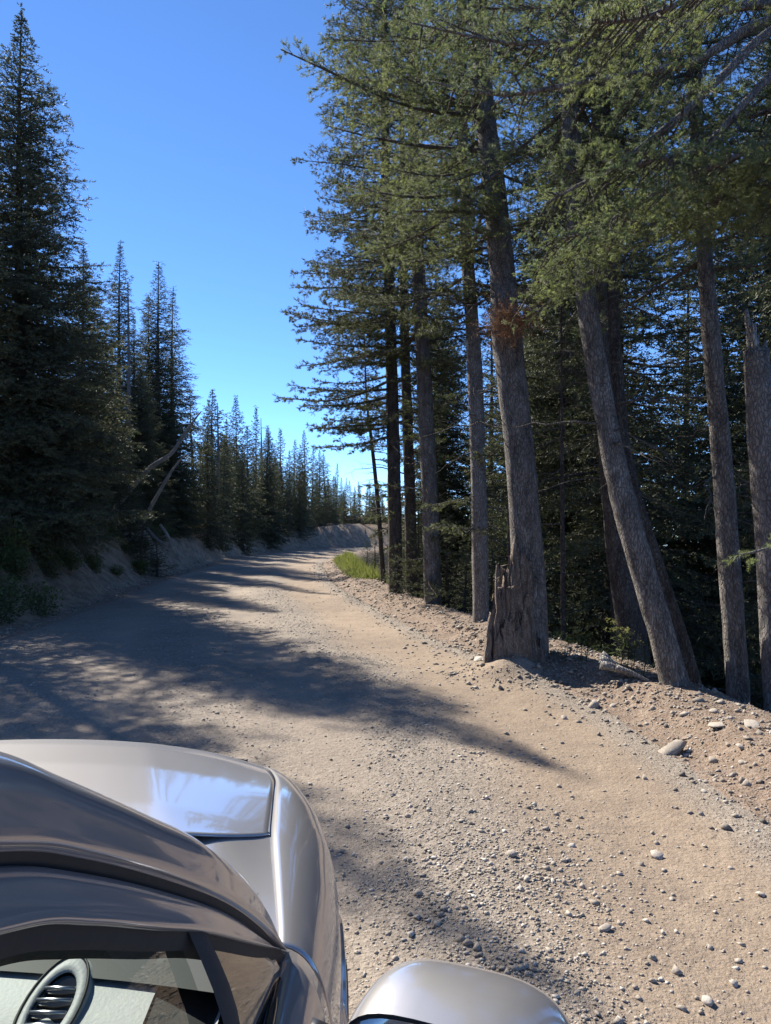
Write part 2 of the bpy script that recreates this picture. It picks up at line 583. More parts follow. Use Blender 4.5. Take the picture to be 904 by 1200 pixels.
def build_road():
    arc0 = CARC[np.argmin(np.abs(CLS[:, 1] + 12))]
    steps = [arc0]
    while steps[-1] < CARC[-1] - 20:
        y = np.interp(steps[-1], CARC, CLS[:, 1])
        steps.append(steps[-1] + (0.05 if 1.5 < y < 9 else 0.09 if y < 20 else 0.4))
    st = np.array(steps)
    cx, cy, hw = (np.interp(st, CARC, CLS[:, k]) for k in range(3))
    nx, ny = np.interp(st, CARC, CN[:, 0]), np.interp(st, CARC, CN[:, 1])
    u = np.linspace(-1, 1, 121)
    edge = 0.25 + 0.25 * fbm(st * 0.7, st * 0 + 3, 71, 3)[:, None]
    S = u[None, :] * (hw[:, None] + edge)
    X = cx[:, None] + nx[:, None] * S; Y = cy[:, None] + ny[:, None] * S
    s = S.ravel(); hwf = np.repeat(hw, len(u))
    Z = base_profile(np.clip(s, -hwf, hwf - 0.2), hwf, X.ravel(), Y.ravel())
    x, y = X.ravel(), Y.ravel()
    r = hwf - s                                              # distance from right edge
    tan = sstep(0.15, 0.5, r) * (1 - sstep(1.1, 1.75, r + 0.35 * fbm(x * 0.7, y * 0.7, 77, 3)))
    ruts = -0.022 * np.exp(-((r - 0.85) / 0.33) ** 2) - 0.018 * np.exp(-((r - 2.5) / 0.3) ** 2) - 0.015 * np.exp(-((r - 4.3) / 0.3) ** 2)
    wind = 0.03 * np.exp(-((r - 1.75 - 0.2 * fbm(y * 0.5, x * 0 + 1, 79, 2)) / 0.35) ** 2)
    Z = Z + ruts + wind + 0.008 * fbm(x * 5, y * 5, 81, 4) + 0.004 * fbm(x * 21, y * 21, 85, 2)
    wob = 0.12 * fbm(y * 0.3, x * 0 + 2, 87, 2)
    lane = np.exp(-((r - 2.5 + wob) / 0.32) ** 2) + np.exp(-((r - 4.3 + wob) / 0.32) ** 2) + 0.6 * np.exp(-((r - 3.1 + wob) / 0.2) ** 2)
    over = np.abs(s) - hwf
    Z = Z - 0.12 * sstep(-0.12, 0.35, over)
    me = mesh_np('road', np.stack([x, y, Z], -1), grid_faces(len(st), len(u))[:, ::-1], True, {'tan': tan, 'lane': lane})
    me.materials.append(M['road'])
    tag(obj('road', me), kind='structure')


build_ground()
build_road()


def road_z(x, y):
    s, hw, arc = lateral(np.atleast_1d(x), np.atleast_1d(y))
    x = np.atleast_1d(x); y = np.atleast_1d(y)
    r = hw - s
    z = base_profile(s, hw, x, y)
    inside = (np.abs(s) < hw)
    ruts = -0.022 * np.exp(-((r - 0.85) / 0.33) ** 2) - 0.018 * np.exp(-((r - 2.5) / 0.3) ** 2) - 0.015 * np.exp(-((r - 4.3) / 0.3) ** 2)
    wind = 0.03 * np.exp(-((r - 1.75 - 0.2 * fbm(y * 0.5, x * 0 + 1, 79, 2)) / 0.35) ** 2)
    return np.where(inside, z + ruts + wind + 0.008 * fbm(x * 5, y * 5, 81, 4), z)


# ------------------------------------------------------------------ conifers
UP = np.array([0, 0, 1.0])


def unit(v):
    return v / (np.linalg.norm(v, axis=-1, keepdims=True) + 1e-9)


def needles(P, D, L, tint, rng, k=12, nl=0.04, nw=0.009, spread=0.9, ns=None):
    """triangular needles round shoots P -> P + D*L ; returns V (S*k*3,3), tint"""
    S = len(P)
    ref = np.where(np.abs(D[:, 2:3]) > 0.9, np.array([[1.0, 0, 0]]), np.array([[0, 0, 1.0]]))
    A = unit(np.cross(D, ref)); B = np.cross(D, A)
    v = (np.arange(k)[None, :] + rng.random((S, k))) / k
    th = np.arange(k)[None, :] * 2.4 + rng.random((S, 1)) * 6.28 + rng.normal(0, 0.3, (S, k))
    perp = np.cos(th)[..., None] * A[:, None, :] + np.sin(th)[..., None] * B[:, None, :]
    side = -np.sin(th)[..., None] * A[:, None, :] + np.cos(th)[..., None] * B[:, None, :]
    base = P[:, None, :] + D[:, None, :] * (L[:, None] * v)[..., None]
    sp = spread * (0.75 + 0.5 * rng.random((S, k)))[..., None]
    nd = unit(D[:, None, :] * (1.15 - 0.35 * sp) + perp * sp + np.array([0, 0, 0.18]))
    ln = nl * (0.75 + 0.5 * rng.random((S, k)))[..., None] * (1 - 0.3 * v[..., None])
    tip = base + nd * ln
    w = nw * 0.5
    if ns is not None:
        tip = base + nd * ln * ns[:, None, None]
    V = np.stack([base - side * w, base + side * w, tip], axis=2)
    t = np.repeat((tint[:, None] + rng.normal(0, 0.07, (S, k)) + 0.12 * v).ravel(), 3)
    return V.reshape(-1, 3), t


def crown_from_branches(B, rng, k, nl, nw, twig_step=0.11, shoot_step=0.075, shoot_len=0.11, side_len=0.42, bare=0.22, droop=0.25, light=0.0, lift=0.03, spread=0.9, clump=0.0, tips=1):
    """B: list of (spine Nx3). Returns needle soup arrays and twig lines"""
    SP, SD, SL, ST, SN = [], [], [], [], []
    twigs = []
    for P in B:
        seg = np.linalg.norm(np.diff(P, axis=0), axis=1)
        arc = np.concatenate([[0], np.cumsum(seg)]); L = arc[-1]
        n = max(3, int(L * (1 - bare) / twig_step))
        bt = rng.normal(0.42 + light, 0.13)
        ms = min(1.0, max(0.3, L / 0.6)); i_before = len(SP)
        t = bare + (1 - bare) * (np.arange(n) + rng.random(n) * 0.7) / n
        pos = np.stack([np.interp(t * L, arc, P[:, c]) for c in range(3)], -1)
        tan = unit(np.stack([np.interp(np.minimum(t + 0.04, 1) * L, arc, P[:, c]) - np.interp((np.minimum(t + 0.04, 1) - 0.06) * L, arc, P[:, c]) for c in range(3)], -1))
        lat = unit(np.cross(tan, UP))
        for sgn in (-1, 1):
            keep = rng.random(n) < 0.9
            if clump > 0:
                keep &= np.sin(t * L * rng.uniform(7, 13) + rng.uniform(0, 6.28)) > -1 + 2 * clump * 0.8
            ang = rng.normal(0.95, 0.14, n)
            d = unit(tan * np.cos(ang)[:, None] + lat * (sgn * np.sin(ang))[:, None] + UP * rng.normal(-droop * 0.5, 0.2, n)[:, None])
            sl = (side_len * L * (1 - t) ** 0.75 * np.minimum(1, 0.55 + t * 1.6) + 0.07 * ms) * rng.uniform(0.6, 1.15, n)
            sl = np.minimum(sl, 0.85)
            for q in np.nonzero(keep)[0]:
                m = max(1, int(sl[q] / shoot_step))
                u = (np.arange(m) + rng.random(m) * 0.6) / m
                bend = -UP * droop * 0.35 * (u ** 2)[:, None] * sl[q]
                pp = pos[q] + d[q] * (u * sl[q])[:, None] + bend
                lt = unit(np.cross(d[q], UP)) * np.where(np.arange(m) % 2 == 0, 1, -1)[:, None]
                dd = unit(d[q] + lt * rng.uniform(0.5, 1.0, m)[:, None] + UP * rng.normal(lift, 0.25, m)[:, None])
                SP.append(pp); SD.append(dd)
                SL.append(shoot_len * rng.uniform(0.7, 1.2, m)); ST.append(bt + 0.25 * u * (0.4 + t[q]) + rng.normal(0, 0.09, m))
                # the end shoot carries the twig's own line
                e_ = pos[q] + d[q] * sl[q] * 0.85 - UP * droop * 0.25 * sl[q]
                SP.append(np.repeat(e_[None], tips, 0)); SD.append(unit(d[q] + rng.normal(0, 0.45, (tips, 3)) * (tips > 1) + UP * (lift - 0.1)))
                SL.append(np.full(tips, shoot_len * (1.3 if tips == 1 else 1.0))); ST.append(np.full(tips, bt + 0.3))
                if sl[q] > 0.16:
                    twigs.append((pos[q], pos[q] + d[q] * sl[q] * 0.9 - UP * droop * 0.3 * sl[q]))
        SP.append(P[-2:-1]); SD.append(unit(P[-1] - P[-2])[None]); SL.append(np.array([shoot_len * 1.5])); ST.append(np.array([bt + 0.35]))
        for q in range(i_before, len(SP)): SN.append(np.full(len(SP[q]), ms)); SL[q] = SL[q] * ms
    P = np.concatenate(SP); D = np.concatenate(SD); L = np.concatenate(SL); T = np.concatenate(ST)
    V, t = needles(P, D, L, T, rng, k, nl, nw, spread, ns=np.concatenate(SN))
    return V, t, twigs


def tri_mesh(name, V, t):
    F = np.arange(len(V), dtype=np.int32).reshape(-1, 3)
    return mesh_np(name, V, F, False, {'tint': np.clip(t, 0, 1)})


def wood_mesh(name, spines, twigs, r0=0.018, rng=None):
    """thin tubes: branch spines (3-4 sided) and twigs (3 sided prisms)"""
    s = Soup(4)
    for P, ra in spines:
        s.add(*tube(P, np.linspace(ra, ra * 0.18, len(P)), 4, caps=False))
    if twigs:
        a = np.array([q[0] for q in twigs]); b = np.array([q[1] for q in twigs])
        d = unit(b - a); A = unit(np.cross(d, UP + 0.01)); Bv = np.cross(d, A)
        rr = 0.005
        V = []
        for c in range(3):
            th = c * 2.094
            off = (np.cos(th) * A + np.sin(th) * Bv) * rr
            V.append(a + off); V.append(b + off * 0.4)
        V = np.stack(V, 1)                                     # (n,6,3)
        n = len(a)
        idx = np.arange(n)[:, None] * 6
        F = np.concatenate([idx + np.array([[0, 2, 3, 1]]), idx + np.array([[2, 4, 5, 3]]), idx + np.array([[4, 0, 1, 5]])])
        s.add(V.reshape(-1, 3), F)
    return s.mesh(name, True)


def branch_spine(p0, az, L, e0, upc, rng, side=0.0, n=7):
    t = np.linspace(0, 1, n)
    r = np.array([math.cos(az), math.sin(az), 0]); q = np.array([-math.sin(az), math.cos(az), 0])
    w = rng.normal(0, 0.03, 2)
    return p0 + np.outer(t * L, r) + np.outer(side * L * t ** 2 + w[0] * L * np.sin(t * 5), q) + np.outer(L * (e0 * t + upc * t ** 2 + w[1] * np.sin(t * 4)), UP)


def trunk_mesh(name, P, R, rng, sides=12, step=0.16, flare=0.0, lumps=0.06):
    P = np.asarray(P, float)
    L = np.linalg.norm(np.diff(P, axis=0), axis=1).sum()
    n = max(8, int(L / step))
    C = spline(np.column_stack([P, np.asarray(R, float)]), n)
    Q, r = C[:, :3], C[:, 3].copy()
    h = np.linspace(0, L, n)
    r = r * (1 + flare * np.exp(-h / 0.28))
    T, A, B = frames(Q)
    th = np.linspace(0, 2 * np.pi, sides, endpoint=False)
    rr = r[:, None] * (1 + lumps * fbm(h[:, None] * 2.2 + 0 * th, 3 + np.cos(th)[None] * 1.5 + 0 * h[:, None], rng.integers(1000), 3)
                       + lumps * 0.8 * fbm(h[:, None] * 1.2 + 0 * th, 9 + np.sin(th)[None] * 1.5 + 0 * h[:, None], rng.integers(1000), 2))
    rr = rr * (1 + flare * 0.35 * np.exp(-h / 0.2)[:, None] * np.cos(th * 3 + 1)[None])
    V = Q[:, None] + rr[..., None] * (np.cos(th)[None, :, None] * A[:, None] + np.sin(th)[None, :, None] * B[:, None])
    V = np.vstack([V.reshape(-1, 3), Q[-1] + T[-1] * 0.02])
    F = grid_faces(n, sides, True)
    k = (n - 1) * sides
    caps = [[len(V) - 1, k + a, k + (a + 1) % sides, k + (a + 2) % sides] for a in range(0, sides, 2)]
    return mesh_np(name, V, np.vstack([F, caps]), True)


def make_spruce(H, R, nb, rng, k=9, nl=0.055, nw=0.013, low=0.06, spire=1.0, twig_step=0.12, shoot_step=0.085, rad=None, e_low=-0.45, mat='needle_far', kind='spruce_tree', gappy=0.0):
    """a spire tree with branches to the ground, modelled at the origin"""
    root = empty(kind)
    rad = rad or H * 0.014 + 0.02
    P = np.array([[0, 0, -0.3], [0.02, 0.01, H * 0.3], [-0.03, 0.02, H * 0.7], [0, 0, H]])
    obj('trunk', trunk_mesh('trunk', P, [rad * 1.1, rad * 0.75, rad * 0.28, 0.008], rng, 8, 0.35), M['bark_dark'], root)
    B, sp = [], []
    for i in range(nb):
        f = (i + rng.random()) / nb
        h = H * (low + (0.985 - low) * f)
        L = R * ((1 - f) ** spire) * (0.5 + 0.5 * min(1, (1 - f) / 0.15)) * rng.uniform(0.55, 1.2) + 0.05
        if rng.random() < gappy: L *= 0.55
        e0 = e_low + (0.55 - e_low) * f ** 1.5 + rng.normal(0, 0.08)
        az = i * 2.399 + rng.normal(0, 0.25)
        Q = branch_spine(np.array([0, 0, h]), az, L, e0, 0.22 - 0.1 * f, rng, rng.normal(0, 0.08))
        B.append(Q)
        if L > 0.4: sp.append((Q, 0.008 + 0.011 * L))
    # leader
    B.append(np.array([[0, 0, H * 0.97], [0, 0, H * 0.985], [0.01, 0, H + 0.1]]))
    V, t, tw = crown_from_branches(B, rng, k, nl, nw, twig_step, shoot_step, 0.13, 0.46, 0.06, 0.5)
    obj('crown', tri_mesh('crown', V, t), M[mat], root)
    tag(obj('branches', wood_mesh('branches', sp, []), M['bark_dark'], root), kind='stuff')
    return root


R_ = lambda s: np.random.default_rng(s)
PROTO = {}
PROTO['dense'] = make_spruce(10, 2.1, 390, R_(1), k=8, nl=0.07, nw=0.022, low=0.03, spire=0.78, kind='spruce_tree')
PROTO['spire'] = make_spruce(10, 1.5, 290, R_(2), k=8, nl=0.07, nw=0.02, low=0.03, spire=0.72, kind='spruce_tree')
PROTO['ragged'] = make_spruce(10, 1.75, 235, R_(3), k=8, nl=0.07, nw=0.02, low=0.05, spire=0.8, gappy=0.35, kind='spruce_tree')
PROTO['far'] = make_spruce(7, 1.25, 170, R_(4), k=4, nl=0.10, nw=0.04, low=0.03, spire=0.75, twig_step=0.17, shoot_step=0.12, kind='spruce_tree')
PROTO['far2'] = make_spruce(7, 0.95, 150, R_(5), k=4, nl=0.10, nw=0.04, low=0.05, spire=0.72, twig_step=0.17, shoot_step=0.12, gappy=0.25, kind='spruce_tree')
PROTO['sapling'] = make_spruce(2.2, 0.75, 60, R_(6), k=8, nl=0.05, nw=0.012, low=0.05, spire=0.9, e_low=-0.15, kind='young_spruce')
PROTO_USED = {k: False for k in PROTO}


def plant(kind, x, y, top_z=None, height=None, width=1.0, rot=0.0, label='', group=None, cat='tree', sink=0.15, tilt=(0, 0)):
    base = PROTO[kind]
    H0 = {'dense': 10, 'spire': 10, 'ragged': 10, 'far': 7, 'far2': 7, 'sapling': 2.2}[kind]
    o = base if not PROTO_USED[kind] else copy_tree(base)
    PROTO_USED[kind] = True
    z = gz(x, y) - sink
    if top_z is not None: height = max(1.0, top_z - z)
    s = height / H0
    o.location = (x, y, z)
    o.scale = (s * width, s * width, s)
    o.rotation_euler = (tilt[0], tilt[1], rot)
    tag(o, label, cat, group)
    return o


def plant_tip(kind, px, py, d, width=1.0, **kw):
    p = at(px, py, d)
    return plant(kind, float(p[0]), d, top_z=float(p[2]), width=width, **kw)


rr = random.Random(5)
HILL_GROUP = 'spruces on the hillside above the cut bank'
plant_tip('dense', 25, 12, 15.4, 1.08, rot=0.4, group=HILL_GROUP, label='tallest dense dark spruce on the bank, its tip highest against the sky')
plant_tip('ragged', 36, 130, 18.0, 1.15, rot=1.4, group=HILL_GROUP, label='ragged spruce pressed against the tallest spruce, its bare stem showing')
plant_tip('dense', 98, 288, 21.5, 1.15, rot=2.2, group=HILL_GROUP, label='broad spruce with blunt tip, beside the tallest spruce on the bank')
plant_tip('dense', 62, 390, 18.5, 1.25, rot=4.2, group=HILL_GROUP, label='wide low spruce whose skirts spread over the cut bank below the tallest spruce')
plant_tip('dense', 120, 395, 24.0, 1.3, rot=5.1, group=HILL_GROUP, label='dense shaded spruce filling the bank below the lone narrow spire')
plant_tip('spire', 141, 283, 27.0, 0.95, rot=0.9, group=HILL_GROUP, label='lone narrow spire spruce with open sky on both sides of its tip')
plant_tip('ragged', 157, 368, 27.5, 1.0, rot=3.0, group=HILL_GROUP, label='short ragged spruce tucked between the lone spire and the paired spires')
plant_tip('spire', 186, 307, 30.0, 1.15, rot=2.0, group=HILL_GROUP, label='taller of the two paired spire spruces above the bleached fallen logs')
plant_tip('ragged', 203, 338, 31.5, 1.2, rot=1.0, group=HILL_GROUP, label='shorter of the two paired spire spruces, widening to a ragged skirt')
plant_tip('spire', 174, 345, 30.5, 0.9, rot=5.0, group=HILL_GROUP, label='slim spruce half hidden behind the paired spires')
plant_tip('dense', 165, 430, 26.5, 1.2, rot=3.3, group=HILL_GROUP, label='squat dense spruce in front of the paired spires, over the cut bank')
plant_tip('dense', 196, 470, 29.5, 1.3, rot=0.3, group=HILL_GROUP, label='squat spruce standing behind the bleached fallen logs')
plant_tip('dense', 8, 360, 17.5, 1.1, rot=2.9, group=HILL_GROUP, label='wide dark spruce standing left of the tallest spruce, its skirts on the bank'.replace('left of', 'uphill of'))
OFF_GROUP = 'spruces beside the car, outside the view, that shade the road'
for (x, y, h, w, kd) in [(-7.9, 12.7, 10.7, 0.95, 'spire'), (-7.6, 11.2, 8.2, 0.7, 'ragged')]:
    plant(kd, x, y, height=h, width=w, rot=rr.random() * 6, group=OFF_GROUP, label='tall spruce on the bank past the tallest spruce, shading the road')
FAR_GROUP = 'far spruces along the ridge at the road bend'
far_tips = [(228, 455, 34), (240, 470, 37), (250, 457, 36), (266, 492, 38), (278, 464, 40), (292, 500, 40), (300, 477, 43), (310, 507, 42), (320, 500, 45), (331, 503, 46),
            (345, 516, 47), (358, 505, 48), (366, 522, 49), (374, 528, 50), (383, 532, 52), (394, 543, 54), (403, 560, 56), (412, 563, 58), (422, 564, 58), (433, 563, 60), (444, 566, 60), (428, 572, 57), (438, 574, 58), (450, 570, 60), (416, 572, 55), (458, 575, 59), (467, 572, 60), (338, 528, 44), (352, 530, 46), (285, 520, 37), (260, 510, 34), (315, 535, 42), (245, 500, 32)]
for i, (px, py, d) in enumerate(far_tips):
    plant_tip('far' if i % 3 else 'far2', px, py, d, rr.uniform(0.8, 1.35), rot=rr.random() * 6, tilt=(rr.gauss(0, 0.025), rr.gauss(0, 0.025)), group=FAR_GROUP, label='small dark spruce in the far row along the ridge where the road bends')
for i in range(60):                                     # lower, behind and between
    px = rr.uniform(225, 500); d = 36 + (px - 225) / 230 * 22 + rr.uniform(2, 12)
    py = np.interp(px, [225, 300, 370, 455], [490, 520, 548, 580]) + rr.uniform(0, 18)
    plant_tip('far' if i % 2 else 'far2', px, py, d, rr.uniform(1.0, 1.4), rot=rr.random() * 6, group=FAR_GROUP, label='small dark spruce in the far row along the ridge where the road bends')
SAP_GROUP = 'young spruces along the top of the cut bank'
for i in range(70):
    a = rr.uniform(12, 46); y = a
    xl = np.interp(y, CLS[:, 1][:1000], CLS[:, 0][:1000] - CLS[:, 2][:1000])
    x = xl - rr.uniform(1.7, 4.8)
    plant('sapling', x, y, height=rr.uniform(1.3, 3.2), width=rr.uniform(0.9, 1.4), rot=rr.random() * 6, group=SAP_GROUP, cat='young tree', label='bushy young spruce rooted along the top of the cut bank')

# ------------------------------------------------------------------ the firs along the drop, on the right of the road
def dead_branch_mesh(name, P, n, rng, hmin, hmax, Lr=(0.4, 1.3), az=None, r0=0.012):
    """bare grey branches along a trunk line P"""
    s = Soup(4)
    zz = P[:, 2]
    for i in range(n):
        h = rng.uniform(hmin, hmax)
        p0 = np.array([np.interp(h, zz, P[:, c]) for c in range(3)])
        a = rng.uniform(0, 6.28) if az is None else rng.normal(az[0], az[1])
        L = rng.uniform(*Lr)
        Q = branch_spine(p0, a, L, rng.uniform(-0.5, 0.25), rng.uniform(-0.35, 0.2), rng, rng.normal(0, 0.25), 9)
        Q[1:-1] += rng.normal(0, 0.02 * L, (7, 3))
        s.add(*tube(Q, np.linspace(r0 * (0.6 + L * 0.5), 0.002, 9), 4, caps=False))
        for _ in range(rng.integers(2, 7)):
            t = rng.uniform(0.25, 0.95); i0 = int(t * 8)
            q0 = Q[i0]
            d = unit(unit(Q[min(i0 + 1, 8)] - Q[i0 - 1]) + rng.normal(0, 0.6, 3) + np.array([0, 0, -0.2]))
            l2 = rng.uniform(0.1, 0.4) * L
            pts = np.array([q0, q0 + d * l2 * 0.5 + rng.normal(0, 0.02, 3), q0 + d * l2 + np.array([0, 0, -0.15 * l2])])
            s.add(*tube(spline(pts, 5), np.linspace(0.0045, 0.0012, 5), 3, caps=False))
    return s.mesh(name, True)


def limb_foliage(P, rng, k=22, nl=0.03, nw=0.0045, **kw):
    V, t, tw = crown_from_branches([P], rng, k, nl, nw, **kw)
    return V, t, tw


def fir(name, pts, radii, top, rng, label, nb=60, free=3.0, Rc=1.8, bark='bark', k=13, nl=0.042, nw=0.0112, az=None, dead=10, dead_h=None, flare=0.5,
        sides=14, lumps=0.10, extra=(), group=None, mat='needle', e_mid=-0.25, cat='fir tree', nb_low=0, low_range=None):
    """a tall fir: trunk through pts (world), bare below 'free', crown above up to 'top' (z)"""
    pts = np.asarray(pts, float); radii = list(radii)
    if top > pts[-1, 2]:
        d = unit(pts[-1] - pts[-2]); d = unit(d * np.array([0.35, 0.35, 1]))
        ptop = pts[-1] + d * (top - pts[-1, 2]) / d[2]
        pts = np.vstack([pts, (pts[-1] + ptop) / 2, ptop]); radii = radii + [radii[-1] * 0.6, 0.015]
    root = empty(name, tuple(pts[0]))
    o3 = pts[0]
    loc = pts - o3
    obj('trunk', trunk_mesh('trunk', loc, radii, rng, sides, 0.12, flare, lumps), M[bark], root)
    line = spline(loc, 60)
    zz = line[:, 2]
    B, sp = [], []
    zt = top - o3[2]; zf = free - o3[2]
    for i in range(nb + nb_low):
        if i < nb:
            f = (i + rng.random()) / nb
            h = zf + (zt - zf) * f
            L = Rc * (1 - f) ** 0.6 * rng.uniform(0.55, 1.2)
            if f < 0.06: L *= 0.7
        else:
            f = 0.0; h = rng.uniform(low_range[0], low_range[1]) - o3[2]; L = rng.uniform(0.4, 0.9)
        a = i * 2.399 + rng.normal(0, 0.3) if az is None or rng.random() > az[2] else rng.normal(az[0], az[1])
        p0 = np.array([np.interp(h, zz, line[:, c]) for c in range(3)])
        e0 = e_mid + 0.7 * f ** 1.6 + rng.normal(0, 0.1)
        Q = branch_spine(p0, a, L + 0.1, e0, 0.18, rng, rng.normal(0, 0.12), 8)
        B.append(Q); sp.append((Q, 0.008 + 0.01 * L))
    for (h, a, L, e0) in extra:
        h = h - o3[2]
        p0 = np.array([np.interp(h, zz, line[:, c]) for c in range(3)])
        Q = branch_spine(p0, a, L, e0, 0.12, rng, 0.05, 9)
        B.append(Q); sp.append((Q, 0.012 + 0.012 * L))
    if B:
        zv = 1.62 + 0.72 * o3[1] + 0.9 - o3[2]                       # the high crown, seen only from afar, is built coarser
        lowB = [q for q in B if q[0][2] < zv]; highB = [q for q in B if q[0][2] >= zv]
        V, t, tw = crown_from_branches(lowB, rng, k, nl, nw, 0.092, 0.070, 0.088, 0.46, 0.06, 0.2, 0.0, 0.22, 1.15, 0.06, 3)
        if highB:
            V2, t2, tw2 = crown_from_branches(highB, rng, 7, 0.07, 0.022, 0.15, 0.12, 0.12, 0.46, 0.06, 0.2, 0.0, 0.22, 1.15, 0.06, 1)
            V = np.concatenate([V, V2]); t = np.concatenate([t, t2])
        obj('crown', tri_mesh('crown', V, t), M[mat], root)
        tag(obj('branches', wood_mesh('branches', sp, tw), M['twig'], root), kind='stuff')
    if dead:
        lo, hi = dead_h or (1.6 - o3[2], zf)
        tag(obj('dead_branches', dead_branch_mesh('dead_branches', line, dead, rng, lo, hi), M['twig'], root), kind='stuff')
    tag(root, label, cat, group)
    return root


def px_line(lst):
    return np.array([at(*q) for q in lst])


def grounded(P):
    """lengthen the first point down into the ground"""
    P = np.array(P, float)
    g = gz(P[0, 0], P[0, 1]) - 0.25
    if g < P[0, 2]:
        d = P[0] - P[1]
        P = np.vstack([[P[0, 0] + d[0] * 0.15, P[0, 1], min(g, P[0, 2] - 0.05)], P])
    return P


RG = 'tall firs along the drop at the edge of the road'
W = math.pi           # azimuth pointing to the road (left, -X)
# furthest of the row
p = grounded(px_line([(464, 702, 15.8), (462, 560, 15.8), (458, 400, 15.9), (452, 200, 16.0)]))
fir('fir_tree', p, [0.17] + [0.155, 0.14, 0.12, 0.10][:len(p) - 1], 17, R_(21), 'straight dark fir at the end of the row, with grass at its foot', nb=120, free=3.4, Rc=2.2,
    bark='bark_dark', az=(W, 0.9, 0.6), dead=14, group=RG, extra=[(4.3, W, 1.9, -0.25), (3.7, W + 0.3, 1.7, -0.2), (5.2, W - 0.2, 2.0, -0.2), (5.9, W + 0.1, 2.0, -0.2), (6.6, W, 2.0, -0.1)],
    nb_low=5, low_range=(1.0, 2.6))
p = grounded(px_line([(508, 716, 13.7), (503, 560, 13.7), (495, 400, 13.8), (486, 200, 13.9)]))
fir('fir_tree', p, [0.185] + [0.17, 0.15, 0.135, 0.11][:len(p) - 1], 16.5, R_(22), 'straight grey fir trunk standing second in the row from the grass patch', nb=110, free=4.4, Rc=2.1,
    bark='bark', az=(W, 1.0, 0.5), dead=16, group=RG, nb_low=6, low_range=(0.6, 2.6))
p = grounded(px_line([(564, 742, 11.2), (562, 600, 11.2), (556, 420, 11.3), (545, 240, 11.4)]))
fir('fir_tree', p, [0.15] + [0.13, 0.12, 0.11, 0.09][:len(p) - 1], 15, R_(23), 'slender pale trunk just behind the splintered stump', nb=85, free=4.6, Rc=1.9,
    bark='bark_pale', az=(W, 1.0, 0.5), dead=18, group=RG, nb_low=5, low_range=(1.5, 3.2))
p = grounded(px_line([(623, 785, 8.4), (620, 690, 8.4), (612, 560, 8.42), (598, 430, 8.5), (592, 380, 8.52), (589, 320, 8.6), (577, 200, 8.75), (565, 80, 8.9)]))
fir('fir_tree', p, [0.20] + [0.195, 0.185, 0.172, 0.16, 0.172, 0.145, 0.13, 0.11][:len(p) - 1], 15, R_(24), 'thick bent grey fir trunk rising behind the splintered brown stump', nb=90, free=4.8, Rc=1.95,
    bark='bark', az=(W, 0.9, 0.55), dead=9, dead_h=(2.6, 5.4), group=RG, k=17, nl=0.034, nw=0.0078, mat='needle_lit_tint', sides=20,
    extra=[(6.6, W + 0.15, 2.4, 0.0), (6.9, W - 0.2, 1.9, 0.0), (5.6, W + 0.1, 1.7, -0.25), (5.2, W + 0.6, 1.5, -0.3), (4.9, W + 0.8, 1.1, -0.2), (6.0, W + 0.3, 2.0, -0.15)])
p = grounded(px_line([(802, 842, 6.9), (775, 740, 6.95), (740, 620, 7.05), (718, 530, 7.15), (700, 430, 7.25), (688, 350, 7.3), (672, 200, 7.4)]))
fir('fir_tree', p, [0.125] + [0.122, 0.115, 0.108, 0.102, 0.098, 0.09, 0.08][:len(p) - 1], 14, R_(25), 'leaning fir trunk with lichen streaks, curving up from the edge of the drop', nb=80, free=4.7, Rc=2.0, mat='needle_lit_tint',
    bark='bark', dead=20, dead_h=(2.2, 5.5), group=RG, k=15, nl=0.034, nw=0.0078, sides=18)
p = grounded(px_line([(822, 840, 7.3), (800, 760, 7.3), (765, 650, 7.35), (738, 560, 7.4), (727, 480, 7.5), (716, 300, 7.6)]))
fir('fir_tree', p, [0.10] + [0.095, 0.085, 0.08, 0.07, 0.06, 0.05][:len(p) - 1], 9.5, R_(26), 'thinner trunk leaning alongside the lichen-streaked leaning fir', nb=26, free=5.8, Rc=1.3,
    bark='bark_dark', dead=8, group=RG)
p = grounded(px_line([(868, 865, 7.0), (862, 760, 7.0), (852, 620, 7.05), (845, 520, 7.1), (834, 400, 7.15), (825, 280, 7.2), (815, 100, 7.3)]))
fir('fir_tree', p, [0.11] + [0.105, 0.10, 0.095, 0.09, 0.085, 0.075, 0.065][:len(p) - 1], 13, R_(27), 'slim upright fir between the leaning fir and the broken snag', nb=75, free=4.0, Rc=1.9, mat='needle_lit_tint',
    bark='bark', dead=16, dead_h=(1.5, 5.2), group=RG, k=15, nl=0.034, nw=0.0078, sides=14)
p = grounded(px_line([(748, 800, 9.6), (738, 720, 9.6), (722, 600, 9.7), (712, 450, 9.8), (706, 300, 10)]))
fir('fir_tree', p, [0.21] + [0.19, 0.18, 0.165, 0.15, 0.13][:len(p) - 1], 14, R_(28), 'shaded trunk standing in the dark just behind the leaning fir', nb=44, free=4.8, Rc=1.9, bark='bark_dark', dead=14, group=RG)
p = grounded(px_line([(727, 790, 10.4), (722, 700, 10.4), (716, 560, 10.5), (712, 400, 10.6)]))
fir('fir_tree', p, [0.085] + [0.075, 0.07, 0.06, 0.05][:len(p) - 1], 9, R_(29), 'thin pole-like trunk in the shade behind the leaning fir', nb=24, free=4.2, Rc=1.2, bark='bark_dark', dead=10, group=RG)
p = grounded(px_line([(661, 770, 11), (660, 690, 11), (659, 560, 11.1)]))
fir('fir_tree', p, [0.045] + [0.04, 0.035, 0.03][:len(p) - 1], 5.5, R_(30), 'bare sapling pole in the dark gap beside the thick grey fir', nb=12, free=3.4, Rc=0.7, bark='bark_dark', dead=6, group=RG)
p = grounded(px_line([(450, 690, 19), (444, 600, 19), (436, 520, 19.2), (430, 470, 19.4)]))
